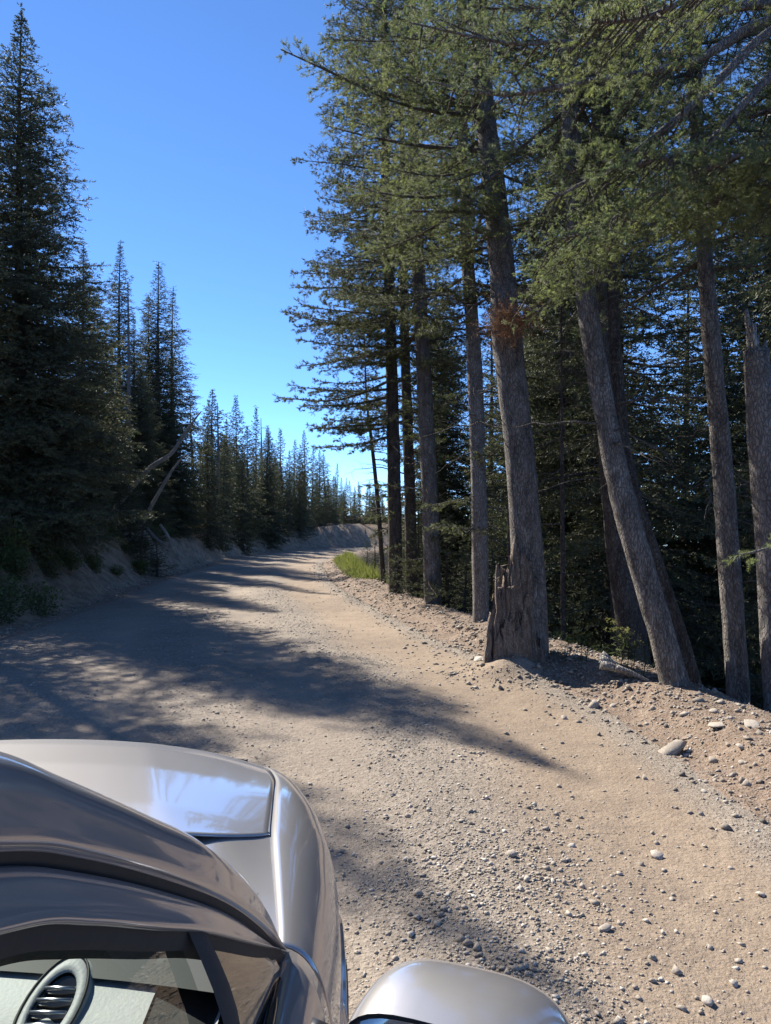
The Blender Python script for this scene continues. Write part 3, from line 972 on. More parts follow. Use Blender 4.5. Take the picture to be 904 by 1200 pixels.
fir('fir_tree', p, [0.085] + [0.07, 0.055, 0.045, 0.03][:len(p) - 1], 7.0, R_(31), 'thin crooked dead-topped fir beside the grass patch', nb=10, free=3.2, Rc=1.2, bark='bark_dark', dead=14, dead_h=(1.5, 5), group=RG, nb_low=4, low_range=(1.2, 2.4))
p = grounded(px_line([(483, 700, 17.5), (480, 560, 17.5), (474, 380, 17.7)]))
fir('fir_tree', p, [0.17] + [0.15, 0.13, 0.11][:len(p) - 1], 14, R_(32), 'shaded trunk glimpsed between the two straight firs by the grass', nb=60, free=3.2, Rc=1.9, bark='bark_dark', dead=12, group=RG)

for (px, py, d, lb) in [(255, 472, 35, 'bare grey dead spruce standing in the far row on the ridge'), (306, 490, 44, 'slim dead spire poking out of the far row near the bend'), (150, 330, 26, 'dead bare-topped spruce beside the lone narrow spire')]:
    tp = at(px, py, d); zb = gz(tp[0], d)
    p = np.array([[tp[0], d, zb - 0.2], [tp[0] + 0.05, d, (zb + tp[2]) / 2], [tp[0], d, tp[2]]])
    fir('dead_spruce', p, [0.11, 0.07, 0.015], tp[2] - 1, R_(300 + px), lb, nb=0, bark='bark_pale', dead=60, dead_h=(0.8, tp[2] - zb - 0.2), flare=0.2, sides=8, cat='dead tree', group='dead spires among the spruces')

# the broken snag at the far right of the row
p = grounded(px_line([(918, 880, 6.6), (912, 760, 6.6), (903, 620, 6.6), (893, 500, 6.62), (886, 410, 6.65)]))
snag = empty('broken_snag', tuple(p[0]))
pl = p - p[0]
obj('trunk', trunk_mesh('trunk', pl, [0.16] + [0.145, 0.14, 0.13, 0.12, 0.10][:len(p) - 1], R_(41), 14, 0.1, 0.3, 0.12), M['bark_pale'], snag)
rg = R_(42)
for i, (dx_, dy_, hg_, w_) in enumerate([(-0.06, 0.0, 0.34, 0.07), (-0.02, -0.05, 0.20, 0.09), (0.03, 0.04, 0.11, 0.08), (0.06, -0.02, 0.05, 0.07), (-0.03, 0.05, 0.26, 0.06)]):
    n_ = 6
    zq = np.linspace(-0.35, hg_, n_); fq = np.linspace(0, 1, n_)
    Q = pl[-1] + np.stack([dx_ + 0.02 * np.sin(fq * 4 + i), dy_ + 0 * fq, zq], -1)
    V, F = tube(Q, w_ * 0.5 * (1 - 0.35 * fq), 6, 0.28, rg)
    V[-1, 2] += 0.03; V[-7:-2, 2] += rg.normal(0, 0.05, 5)
    obj('splinter', mesh_np('splinter', V, F, False), M['deadwood'], snag)
tag(snag, 'pale broken-topped snag beside the slim upright fir', 'dead tree')

# splintered stump against the thick fir
st_c = at(606, 778, 8.12); st_c[2] = gz(st_c[0], st_c[1])
stump = empty('splintered_stump', tuple(st_c))
rg = R_(43)


def sliver(w, t, h, lean, bow, rng):
    n = 9
    z = np.linspace(-0.25, h, n)
    f = np.clip(z / h, 0, 1)
    ww = w * (1 - 0.3 * f) * (1 - rng.uniform(0.3, 0.75) * sstep(0.86, 1, f)) * (1 + 0.14 * rng.normal(size=n))
    tt = t * (1 - 0.4 * f)
    cx = lean[0] * f * h + bow[0] * np.sin(f * 3.1) + 0.012 * rng.normal(size=n).cumsum() * 0.6
    cy = lean[1] * f * h + bow[1] * np.sin(f * 3.1)
    prof = np.array([(-0.5, 0.1), (-0.3, -0.45), (0.02, -0.3), (0.28, -0.5), (0.5, 0.05), (0.2, 0.5), (-0.2, 0.5)])
    V = np.stack([np.stack([cx + prof[k, 0] * ww, cy + prof[k, 1] * tt, z + rng.normal(0, 0.012, n) * (f > 0.2) + (f > 0.95) * rng.normal(0, 0.06)], -1) for k in range(7)], 1)
    F = grid_faces(n, 7, True)
    return V.reshape(-1, 3), F


def px_x(px, d): return (px - 452) / F_PX * d
# (pixel centre, depth offset, width px, top pixel y)
SL = [(581, -0.02, 10, 668), (586, 0.06, 9, 690), (578, 0.05, 8, 700), (590, -0.08, 10, 660), (597, -0.02, 12, 634), (603, -0.12, 12, 676), (608, -0.06, 14, 640), (613, -0.16, 13, 668), (619, -0.1, 15, 650),
      (624, -0.17, 13, 700), (616, -0.22, 14, 722), (607, -0.24, 13, 735), (598, -0.22, 12, 722), (590, -0.2, 12, 728), (594, -0.1, 14, 690), (626, -0.1, 10, 728)]
SL += [(574, -0.05, 9, 706), (572, -0.12, 8, 742), (583, -0.18, 10, 745), (632, -0.12, 8, 752)]
SL += [(rg.uniform(578, 628), rg.uniform(-0.2, 0.0), rg.uniform(5, 8), rg.uniform(655, 735)) for _ in range(16)]
for (px, dy, wpx, ty) in SL:
    d = 8.2 + dy * 0.8
    base = np.array([px_x(px, d), d, gz(px_x(px, d), d)])
    tz = at(px, ty, d)[2]
    V, F = sliver(wpx / F_PX * d * 1.25, 0.075 + rg.random() * 0.03, tz - base[2], (rg.normal(0.0, 0.02) + (606 - px) * 0.0022, 0.06), (rg.normal(0, 0.012), rg.normal(0, 0.01)), rg)
    V = V + (base - st_c)
    obj('sliver', mesh_np('sliver', V, F, False), M['rotwood'], stump)
for i in range(5):                                         # frayed fibres on top
    a = at(rg.uniform(584, 606), rg.uniform(668, 690), 7.95) - st_c
    Q = np.array([a, a + [rg.normal(0, 0.05), -0.03, rg.normal(0.02, 0.04)], a + [rg.normal(0.04, 0.08), -0.05, rg.normal(0.03, 0.05)]])
    V, F = tube(Q, [0.014, 0.009, 0.002], 4, caps=False)
    obj('fibre', mesh_np('fibre', V, F, False), M['rotwood'], stump)
tag(stump, 'splintered brown stump against the foot of the thick grey fir', 'stump')

# clump of dead brown needles hung on the thick fir
c0 = at(600, 374, 8.08)
rg = R_(44)
S_n = 420
P0 = c0 + rg.normal(0, 1, (S_n, 3)) * np.array([0.15, 0.10, 0.11]); D0 = unit(rg.normal(0, 1, (S_n, 3)) + np.array([0, 0, -0.7]))
V, t = needles(P0, D0, np.full(S_n, 0.13), rg.uniform(0.1, 0.9, S_n), rg, 12, 0.05, 0.005)
bw = empty('dead_needle_clump', tuple(c0))
obj('needles', tri_mesh('needles', V - c0, t), M['needle_dead'], bw)
tag(obj('twigs', wood_mesh('twigs', [(np.array([[0.0, 0.25, -0.05], [0.0, 0.1, 0], [0, 0, 0.02]]), 0.02)], [(P0[i] - c0, P0[i] - c0 + D0[i] * 0.13) for i in range(90)]), M['twig'], bw), kind='stuff')
tag(bw, 'rusty brown clump of dead needles hanging on the thick grey fir', 'dead foliage')

# ------------------------------------------------------------------ the near fir whose limbs reach in from the right
nt_base = np.array([4.1, 5.0, gz(4.1, 5.0) - 0.2])
near = empty('fir_tree', tuple(nt_base))
pts = np.array([nt_base, [4.05, 5.0, 2.0], [3.95, 5.05, 5.0], [3.9, 5.1, 8.0], [3.85, 5.1, 12.0]]) - nt_base
obj('trunk', trunk_mesh('trunk', pts, [0.24, 0.22, 0.19, 0.14, 0.04], R_(51), 16, 0.12, 0.3), M['bark'], near)
LIMBS = [
    ([(1090, 0, 5.05), (985, 5, 5.0), (890, 30, 4.95), (837, 60, 4.9), (804, 73, 4.9), (754, 83, 4.9), (694, 92, 4.9), (647, 103, 4.9), (604, 112, 4.95), (560, 110, 5.0), (505, 96, 5.1)], 0.042, 0.45),
    ([(1090, -20, 5.1), (950, 0, 5.15), (870, 8, 5.2), (817, 22, 5.25), (784, 30, 5.3), (747, 43, 5.35), (697, 52, 5.4), (654, 50, 5.45), (604, 53, 5.5), (540, 40, 5.6), (480, 25, 5.7)], 0.04, 0.45),
    ([(1085, -60, 5.0), (960, 0, 4.75), (887, 47, 4.7), (857, 77, 4.65), (817, 117, 4.6), (794, 140, 4.6), (744, 180, 4.6), (714, 200, 4.6), (671, 220, 4.6), (640, 236, 4.62)], 0.036, 0.4),
    ([(1080, -20, 5.0), (960, 30, 4.8), (904, 87, 4.7), (877, 117, 4.65), (837, 163, 4.6), (817, 177, 4.55), (764, 186, 4.5), (715, 200, 4.45)], 0.034, 0.35),
    ([(1085, 90, 5.0), (980, 130, 4.9), (904, 165, 4.85), (850, 190, 4.8), (790, 215, 4.75), (735, 245, 4.75), (690, 270, 4.75), (640, 285, 4.8)], 0.026, 0.3),
    ([(1085, 120, 5.1), (990, 160, 5.3), (900, 200, 5.4), (830, 222, 5.45), (760, 250, 5.5), (700, 280, 5.55), (660, 305, 5.6), (630, 330, 5.6)], 0.026, 0.3),
    ([(1085, -60, 5.0), (985, -40, 5.2), (880, -20, 5.4), (790, -10, 5.6), (710, 0, 5.8), (640, 10, 6.0), (570, 12, 6.2)], 0.036, 0.4),
    ([(1085, 150, 5.0), (1000, 170, 5.1), (930, 190, 5.15), (880, 205, 5.2), (840, 235, 5.2), (800, 255, 5.2)], 0.022, 0.25),
    ([(1085, 640, 5.0), (1000, 636, 4.5), (940, 640, 4.2), (904, 644, 4.1), (868, 648, 4.05)], 0.012, 0.5),
    ([(1085, 60, 5.2), (990, 100, 5.6), (900, 130, 5.9), (830, 150, 6.1), (760, 170, 6.2), (700, 190, 6.3), (640, 205, 6.4)], 0.028, 0.25),
    ([(1085, 170, 5.2), (990, 200, 5.7), (900, 235, 6.0), (840, 255, 6.1), (780, 275, 6.2), (720, 300, 6.3), (680, 325, 6.3), (650, 345, 6.3)], 0.024, 0.25),
    ([(1090, -120, 5.1), (1000, -90, 4.6), (900, -45, 4.2), (820, -10, 4.0), (750, 20, 3.9), (690, 30, 3.85)], 0.03, 0.4),
]
rg = R_(52)
for li, (lp, ra, bare) in enumerate(LIMBS):
    P = spline(px_line(lp), 40)
    P[:, 2] += 0.012 * np.sin(np.linspace(0, 9, 40) + li)
    r = np.linspace(ra, 0.006, 40)
    V, F = tube(P - nt_base, r, 8, 0.08, rg)
    lo = obj('limb', mesh_np('limb', V, F, True), M['bark_pale'], near)  # paler bark than the trunk; the limbs' lit look is put into the colour
    # secondary boughs that carry the foliage
    B = [P[int(40 * bare):]] if li != 8 else [P[14:]]
    sec = []
    if li != 8:
        for j in range(int(40 * bare * (0.75 if li in (0, 1, 2, 3) else 0.5)), 39, 1):
            for sgn in (-1, 1):
                if rg.random() < (0.2 if li in (0, 1, 2, 3) else 0.05): continue
                T = unit(P[min(j + 1, 39)] - P[j - 1])
                la = unit(np.cross(T, UP)) * sgn
                Lb = rg.uniform(0.35, 0.85) * (1 - 0.5 * j / 40)
                d = unit(T * rg.uniform(0.3, 0.9) + la + UP * rg.normal(-0.12, 0.25))
                if li < 4 and d[1] < -0.1 and rg.random() < 0.7: continue
                tt = np.linspace(0, 1, 6)
                Q = P[j] + np.outer(tt * Lb, d) - np.outer(Lb * 0.12 * tt ** 2, UP) + rg.normal(0, 0.012, (6, 3)) * tt[:, None]
                B.append(Q); sec.append((Q - nt_base, 0.009))
    V, t, tw = crown_from_branches(B, rg, 22, 0.024, 0.0052, 0.085, 0.045, 0.065, 0.28, 0.32, 0.15, 0.05, 0.25, 1.2, 0.18, 3)
    obj('foliage', tri_mesh('foliage', V - nt_base, t), M['needle_lit_tint'], lo)
    tag(obj('twigs', wood_mesh('twigs', sec, [(a - nt_base, b - nt_base) for a, b in tw]), M['twig'], lo), kind='stuff')
    # hanging dead twigs
    if li < 4:
        s = Soup(4)
        for _ in range(10):
            j = rg.integers(8, 36); q0 = P[j] - nt_base
            l2 = rg.uniform(0.12, 0.4); dx = rg.normal(0, 0.25, 2)
            Q = np.array([q0, q0 + [dx[0] * l2, dx[1] * l2, -l2 * 0.5], q0 + [dx[0] * l2 * 0.6, dx[1] * l2, -l2]])
            s.add(*tube(spline(Q, 5), np.linspace(0.005, 0.0015, 5), 4, caps=False))
        tag(obj('dead_twigs', s.mesh('dead_twigs', True), M['twig'], lo), kind='stuff')
tag(near, 'near fir whose long bare limbs and lit needles overhang the road', 'fir tree')

# ------------------------------------------------------------------ dark wood down the slope behind
WOOD = 'shaded firs on the slope below the road'
k = 0
rw = random.Random(17)
spots = []
while len(spots) < 19 and k < 4000:
    k += 1
    y = rw.uniform(7.5, 34)
    s_ = np.interp(y, CLS[:900, 1], CLS[:900, 0] + CLS[:900, 2]) + 0.8
    x = s_ + rw.uniform(1.5, 16)
    px = 452 + x / y * F_PX
    if px < 475 or px > 1010: continue
    if any((x - a) ** 2 + (y - b) ** 2 < 2.0 for a, b in spots): continue
    if (x - s_) < 2.2 and y < 13: continue
    spots.append((x, y))
for i, (x, y) in enumerate(spots):
    z = gz(x, y)
    hh = rw.uniform(9, 16) - z * 0.5
    kd = ('dense', 'ragged', 'spire')[i % 3]
    plant(kd, x, y, height=hh, width=rw.uniform(0.8, 1.15), rot=rw.random() * 6, group=WOOD, label='dark shaded fir crowded on the slope below the roadside row', cat='fir tree', tilt=(rw.gauss(0, 0.02), rw.gauss(0, 0.02)))

# ------------------------------------------------------------------ loose stones, rubble, small plants
def pebble_base(rng, n=12):
    """irregular closed 20-face stone"""
    t = (1 + 5 ** 0.5) / 2
    V = np.array([(-1, t, 0), (1, t, 0), (-1, -t, 0), (1, -t, 0), (0, -1, t), (0, 1, t), (0, -1, -t), (0, 1, -t), (t, 0, -1), (t, 0, 1), (-t, 0, -1), (-t, 0, 1)], float)
    V /= np.linalg.norm(V[0])
    F = np.array([(0, 11, 5), (0, 5, 1), (0, 1, 7), (0, 7, 10), (0, 10, 11), (1, 5, 9), (5, 11, 4), (11, 10, 2), (10, 7, 6), (7, 1, 8), (3, 9, 4), (3, 4, 2), (3, 2, 6), (3, 6, 8), (3, 8, 9), (4, 9, 5), (2, 4, 11), (6, 2, 10), (8, 6, 7), (9, 8, 1)])
    V = V * rng.uniform(0.45, 1.25, (12, 1)) * rng.uniform(0.6, 1.2, (1, 3))
    return V, F


OCT_V = np.array([(1, 0, 0), (0, 1, 0), (-1, 0, 0), (0, -1, 0), (0, 0, 1), (0, 0, -1)], float)
OCT_F = np.array([(0, 1, 4), (1, 2, 4), (2, 3, 4), (3, 0, 4), (1, 0, 5), (2, 1, 5), (3, 2, 5), (0, 3, 5)])


def scatter_gravel(name, x, y, size, rng, sink=0.25, tm=0.72):
    n = len(x)
    z = road_z(x, y)
    B = OCT_V[None] * rng.uniform(0.55, 1.25, (n, 6, 1)) + rng.normal(0, 0.18, (n, 6, 3))
    B[..., 2] *= rng.uniform(0.45, 0.85, (n, 1))
    th = rng.uniform(0, 6.28, n); c, s_ = np.cos(th)[:, None], np.sin(th)[:, None]
    X = B[..., 0] * c - B[..., 1] * s_; Y = B[..., 0] * s_ + B[..., 1] * c
    V = np.stack([X, Y, B[..., 2]], -1) * (size * 0.5)[:, None, None]
    V[..., 0] += x[:, None]; V[..., 1] += y[:, None]; V[..., 2] += (z + size * 0.5 * (0.45 - sink))[:, None]
    F = (np.arange(n)[:, None, None] * 6 + OCT_F[None]).reshape(-1, 3)
    t = np.repeat(np.clip(rng.normal(tm, 0.2, n), 0, 1), 6)
    me = mesh_np(name, V.reshape(-1, 3), F, False, {'tint': t})
    o = obj(name, me, M['stone'])
    tag(o, kind='stuff')
    return o


rg = R_(61)
# road gravel: density falls with distance; more in the windrow between the tracks and along the shoulder
n0 = 150000
yy = 2.0 + 18 * rg.random(n0) ** 1.9
xx = (rg.random(n0) - 0.5) * 1.12 * yy
s_, hw_, _a = lateral(xx, yy)
r_ = hw_ - s_
wgt = 0.07 + 0.85 * np.exp(-((r_ - 1.75) / 0.45) ** 2) + 0.35 * np.exp(-((r_ - 3.4) / 0.4) ** 2) + 0.8 * sstep(0.3, -0.1, r_) * (r_ > -1.0)
wgt *= 0.35 + 1.3 * vnoise(xx * 2.1, yy * 2.1, 91) ** 2
keep = (rg.random(n0) < wgt) & (np.abs(s_) < hw_ + 1.0) & ~((xx < 0.0) & (yy < 2.6))
xx, yy = xx[keep], yy[keep]
sz = np.clip(0.011 * np.exp(rg.normal(0, 0.45, len(xx))) * (1 + yy * 0.03), 0.006, 0.05)
scatter_gravel('gravel', xx, yy, sz, rg)
# rubble on the shoulder and at the toe of the bank
n1 = 13000
ia = rg.integers(np.argmin(np.abs(CLS[:, 1] - 3.2)), np.argmin(np.abs(CLS[:, 1] - 30)), n1)
side = rg.random(n1) < 0.6
off = np.where(side, CLS[ia, 2] + rg.normal(0.35, 0.35, n1), -CLS[ia, 2] - np.abs(rg.normal(0.0, 0.8, n1)))
xx = CLS[ia, 0] + CN[ia, 0] * off; yy = CLS[ia, 1] + CN[ia, 1] * off
sz = np.clip(0.028 * np.exp(rg.normal(0, 0.5, n1)), 0.012, 0.11)
a_ = rg.uniform(0, 6.28, 420); q_ = 0.2 + 0.5 * rg.random(420) ** 0.7
xx = np.concatenate([xx, 1.32 + np.cos(a_) * q_ * 1.1]); yy = np.concatenate([yy, 7.95 + np.sin(a_) * q_]); sz = np.concatenate([sz, np.clip(0.026 * np.exp(rg.normal(0, 0.5, 420)), 0.012, 0.09)])
scatter_gravel('rubble', xx, yy, sz, rg, tm=0.48)

# single stones one can pick out
ROCK_G = 'loose stones lying on the road and its shoulder'
rock_me = []
for q in range(6):
    V, F = pebble_base(R_(100 + q))
    rock_me.append(mesh_np('stone', V, F, False, {'tint': np.full(12, 0.6 + 0.07 * q)}))
    rock_me[-1].materials.append(M['stone'])
picked = [(598, 1003, 17, 9, 'pale broken stone lying alone on the gravel beside the loose windrow'),
          (769, 990, 17, 10, 'pale buff stone with a dark shadow on the smooth tan track'),
          (724, 1014, 11, 8, 'dark brown stone on the smooth tan track'),
          (548, 990, 10, 6, 'flat grey stone at the edge of the loose windrow'),
          (708, 1084, 17, 8, 'long flat stone among the small gravel beside the mirror'),
          (762, 1114, 12, 8, 'round pale stone on the bare track'),
          (858, 1139, 12, 9, 'dark angular stone lying alone near the shoulder'),
          (796, 1172, 14, 8, 'dark wedge-shaped stone beside a patch of gravel'),
          (825, 1162, 16, 10, 'pale flat stone half sunk in the track'),
          (830, 1097, 10, 6, 'small pale stone on the bare track'),
          (890, 1040, 12, 7, 'small brown stone by the shoulder'),
          (756, 1068, 12, 8, 'dark stone at the head of a small gravel cluster')]
rg = R_(62)


def stone(px, py, wpx, hpx, label, group=None, rot=None):
    d = F_PX * CAM_Z / (py + hpx * 0.4 - HOR)
    x = (px - 452) / F_PX * d
    z = float(road_z(np.array([x]), np.array([d]))[0])
    w = wpx / F_PX * d
    o = obj('stone', rock_me[rg.integers(6)])
    o.location = (x, d, z + w * 0.12); o.scale = (w * 0.55, w * 0.5, w * 0.55 * hpx / wpx)
    o.rotation_euler = (rg.normal(0, 0.2), rg.normal(0, 0.2), rg.uniform(0, 6.28) if rot is None else rot)
    tag(o, label, 'stone', group)
    return o


for (px, py, wp, hp, lb) in picked:
    stone(px, py, wp, hp, lb)
o = stone(790, 868, 40, 24, 'largest pale slab of rock tilted on the shoulder below the leaning fir', rot=0.6)
o.rotation_euler = (0.25, -0.35, 0.5); o.scale = (0.17, 0.075, 0.045)
for (px, py, wp, hp, lb) in [(632, 862 - 80, 14, 9, 'brown stone on the shoulder beside the stump'), (696, 822, 16, 12, 'upright pale stone on the crest of the shoulder'), (562, 772, 20, 10, 'flat tan stone below the foot of the stump'),
                             (838, 868, 28, 7, 'thin flat stone plate on the shoulder crest'), (880, 872, 26, 6, 'long thin stone plate at the edge below the slim fir'), (834, 888, 14, 9, 'squarish brown stone with a dark hollow under it')]:
    stone(px, py, wp, hp, lb)
for i in range(170):
    yv = rg.uniform(2.6, 9.5); u_ = rg.random()
    j = np.argmin(np.abs(CLS[:, 1] - yv))
    off = CLS[j, 2] + (rg.normal(0.3, 0.35) if u_ < 0.6 else rg.uniform(-3.2, -0.4))
    x = CLS[j, 0] + off; 
    if x < 0.15: x = 0.15 + rg.random() * 2
    z = float(road_z(np.array([x]), np.array([yv]))[0])
    w = rg.uniform(0.022, 0.045) * (1.7 if u_ < 0.25 else 1.0)
    o = obj('stone', rock_me[rg.integers(6)])
    o.location = (x, yv, z + w * 0.1); o.scale = (w * 0.6, w * 0.5, w * rg.uniform(0.25, 0.45)); o.rotation_euler = (rg.normal(0, 0.25), rg.normal(0, 0.25), rg.uniform(0, 6.28))
    onroad = off < CLS[j, 2]
    tag(o, 'small loose stone on the gravel of the road' if onroad else 'small brown stone in the rubble of the shoulder', 'stone', 'small stones on the road' if onroad else 'small stones in the shoulder rubble')

# weathered slab of wood on the crest of the shoulder
c0 = at(738, 812, 7.2); c0[2] = gz(c0[0], c0[1])
ws = empty('broken_wood', tuple(c0))
rg = R_(63)
for i, (dx, dy, w, h, ln) in enumerate([(0, 0, 0.05, 0.05, 0.5), (-0.03, 0.06, 0.05, 0.09, 0.42), (0.05, -0.05, 0.04, 0.03, 0.36), (-0.08, 0.1, 0.05, 0.12, 0.3)]):
    A = np.array([-ln * 0.55 + dx, dy, 0.10 + h]); B_ = np.array([ln * 0.5 + dx, dy - 0.12, -0.03])
    Q = np.array([A, A * 0.6 + B_ * 0.4 + [0, 0, 0.01], B_])
    V, F = tube(spline(Q, 6), np.linspace(0.045, 0.012, 6) * (w / 0.05), 5, 0.25, rg)
    obj('splinter', mesh_np('splinter', V, F, False), M['deadwood'], ws)
tag(ws, 'weathered grey slab of broken wood on the crest of the shoulder', 'broken wood')

# fallen bleached logs above the bank
def log(lst, radii, label, seed, stubs=6):
    P = px_line(lst)
    root = empty('fallen_log', tuple(P[0])); L = spline(P - P[0], 30)
    g = R_(seed)
    obj('stem', trunk_mesh('stem', P - P[0], radii, g, 8, 0.12, 0, 0.12), M['deadwood'], root)
    tag(obj('stubs', dead_branch_mesh('stubs', L[np.argsort(L[:, 2])], stubs, g, L[:, 2].min() + 0.1, L[:, 2].max() - 0.1, (0.15, 0.6)), M['deadwood'], root), kind='stuff')
    tag(root, label, 'log')


log([(112, 622, 22.6), (135, 595, 22.8), (158, 567, 23.0), (176, 548, 23.0), (200, 532, 23.0), (214, 512, 23.1), (228, 492, 23.2), (236, 482, 23.3)], [0.10, 0.095, 0.085, 0.075, 0.062, 0.05, 0.035, 0.018], 'long bleached dead trunk leaning over the bank under the paired spires', 71)
log([(160, 626, 22.5), (177, 594, 22.6), (186, 578, 22.6), (196, 560, 22.6), (204, 548, 22.6), (218, 530, 22.7)], [0.06, 0.058, 0.055, 0.05, 0.035, 0.018], 'shorter pale dead log below the long bleached trunk', 72)
log([(171, 618, 22.0), (182, 630, 21.6), (196, 640, 21.3)], [0.05, 0.045, 0.03], 'thin pale fallen stick lying down the face of the bank', 73, 3)
log([(188, 615, 22.0), (197, 628, 21.8), (200, 640, 21.6)], [0.04, 0.04, 0.03], 'crooked pale root hanging down the bank beside the thin stick', 74, 3)

for (px, d, h) in [(140, 21.6, 2.1), (152, 22.2, 2.4), (166, 21.8, 1.9), (184, 22.0, 1.5)]:
    q = at(px, 600, d)
    plant('sapling', float(q[0]), d, height=h, width=1.2, rot=rr.random() * 6, group='young spruces round the bleached logs', cat='young tree', label='bushy young spruce hiding the foot of the bleached logs')

# leafy shrubs on the bank
def shrub_mesh(rng, n=900, rx=0.5, rz=0.4, leaf=0.035):
    u = unit(rng.normal(size=(n, 3))); r = rng.random(n) ** 0.4
    P = u * r[:, None] * np.array([rx, rx, rz]) + np.array([0, 0, rz * 0.75])
    P[:, 2] = np.abs(P[:, 2])
    P += 0.10 * np.stack([fbm(P[:, 0] * 5, P[:, 1] * 5 + k, 140 + k, 2) for k in range(3)], -1)
    nrm = unit(rng.normal(size=(n, 3)) + UP * 0.8)
    a = unit(np.cross(nrm, rng.normal(size=(n, 3)))); b = np.cross(nrm, a)
    s = leaf * rng.uniform(0.6, 1.3, (n, 1))
    V = np.stack([P - a * s, P - b * s * 0.45, P + a * s, P + b * s * 0.45], 1)
    F = np.arange(4 * n).reshape(-1, 4)
    t = np.repeat(np.clip(rng.normal(0.5, 0.2, n) + 0.2 * (P[:, 2] / rz - 0.7), 0, 1), 4)
    return mesh_np('leaves', V.reshape(-1, 3), F, False, {'tint': t})


shr = []
for q in range(3):
    root = empty('shrub')
    g = R_(80 + q)
    obj('leaves', shrub_mesh(g, 1000, 0.5, 0.4), M['leaf'], root)
    tag(obj('stems', wood_mesh('stems', [(np.array([[0, 0, -0.1], [g.normal(0, 0.1), g.normal(0, 0.1), 0.2], [g.normal(0, 0.25), g.normal(0, 0.25), 0.5]]), 0.01) for _ in range(7)], []), M['twig'], root), kind='stuff')
    shr.append([root, False])


def shrub(x, y, sc, label, group):
    q = rr.randrange(3)
    o = shr[q][0] if not shr[q][1] else copy_tree(shr[q][0])
    shr[q][1] = True
    o.location = (x, y, gz(x, y) - 0.03); o.scale = (sc, sc, sc * rr.uniform(0.7, 1.1)); o.rotation_euler = (0, 0, rr.random() * 6)
    tag(o, label, 'shrub', group)


for (x, y, sc) in [(-6.0, 11.6, 0.9), (-6.3, 12.2, 1.0), (-5.95, 12.9, 0.8), (-6.6, 11.8, 1.0), (-6.5, 13.1, 0.9)]:
    shrub(x, y, sc, 'low leafy shrub in the clump at the foot of the shaded bank', 'shrubs at the foot of the bank')
for i in range(34):
    y = rr.uniform(9.5, 24)
    xl = np.interp(y, CLS[:1000, 1], CLS[:1000, 0] - CLS[:1000, 2])
    shrub(xl - rr.uniform(0.7, 2.0), y, rr.uniform(0.3, 0.75), 'small scrubby plant rooted in the shaded face of the near bank', 'small plants on the face of the near bank')
for i in range(60):
    y = rr.uniform(10, 44)
    xl = np.interp(y, CLS[:1000, 1], CLS[:1000, 0] - CLS[:1000, 2])
    shrub(xl - rr.uniform(1.1, 4.5), y, rr.uniform(0.5, 1.3), 'scrubby low shrub growing over the top of the cut bank', 'shrubs over the cut bank')
for i in range(16):
    y = rr.uniform(8.8, 20)
    xr = np.interp(y, CLS[:1000, 1], CLS[:1000, 0] + CLS[:1000, 2])
    shrub(xr + rr.uniform(1.5, 3.0), y, rr.uniform(0.5, 1.0), 'leafy shrub in the shade between the roadside fir trunks', 'shrubs between the firs')

# young firs between the trunks
for (px, py, d, h, lb) in [(545, 660, 13.2, 1.5, 'short pale young fir between the second straight fir and the slender pale trunk'), (490, 655, 15.2, 1.9, 'young fir growing between the two straight firs by the grass patch'),
                           (525, 640, 14.8, 2.1, 'young fir standing behind the straight grey fir second from the grass patch'), (575, 600, 14.5, 2.6, 'taller young fir in the shade behind the slender pale trunk'),
                           (440, 630, 22, 1.6, 'young fir at the foot of the thin crooked fir by the grass'), (430, 640, 24, 1.2, 'smallest young fir, rising out of the grass patch'), (600, 560, 13, 3.5, 'tallest young fir, half hidden behind the thick bent grey fir')]:
    q = at(px, py, d)
    plant('sapling', float(q[0]), d, height=h, width=1.1, rot=rr.random() * 6, label=lb, group='young firs between the trunks', cat='young tree')

# grass patch by the road
rg = R_(90)
n = 9000
yg = rg.uniform(19.5, 31, n)
xr = np.interp(yg, CLS[:1000, 1], CLS[:1000, 0] + CLS[:1000, 2])
xg_ = xr + 0.45 + rg.random(n) ** 1.2 * 1.2
zg_ = ground_z(xg_, yg)
hh = rg.uniform(0.06, 0.24, n) * (0.5 + sstep(0, 0.5, xg_ - xr - 0.45)) * (0.5 + vnoise(xg_ * 3, yg * 3, 5))
an = rg.uniform(0, 6.28, n); wd = 0.012
dirx, diry = np.cos(an), np.sin(an); ln = rg.normal(0, 0.12, (n, 2))
V = np.stack([np.stack([xg_ - dirx * wd, yg - diry * wd, zg_ - 0.02], -1), np.stack([xg_ + dirx * wd, yg + diry * wd, zg_ - 0.02], -1), np.stack([xg_ + ln[:, 0], yg + ln[:, 1], zg_ + hh], -1)], 1)
tag(obj('grass', tri_mesh('grass', V.reshape(-1, 3), np.repeat(np.clip(rg.normal(0.55, 0.22, n), 0, 1), 3)), M['grass']), 'bright green grass patch on the road edge by the straight firs', 'grass', kind='stuff')

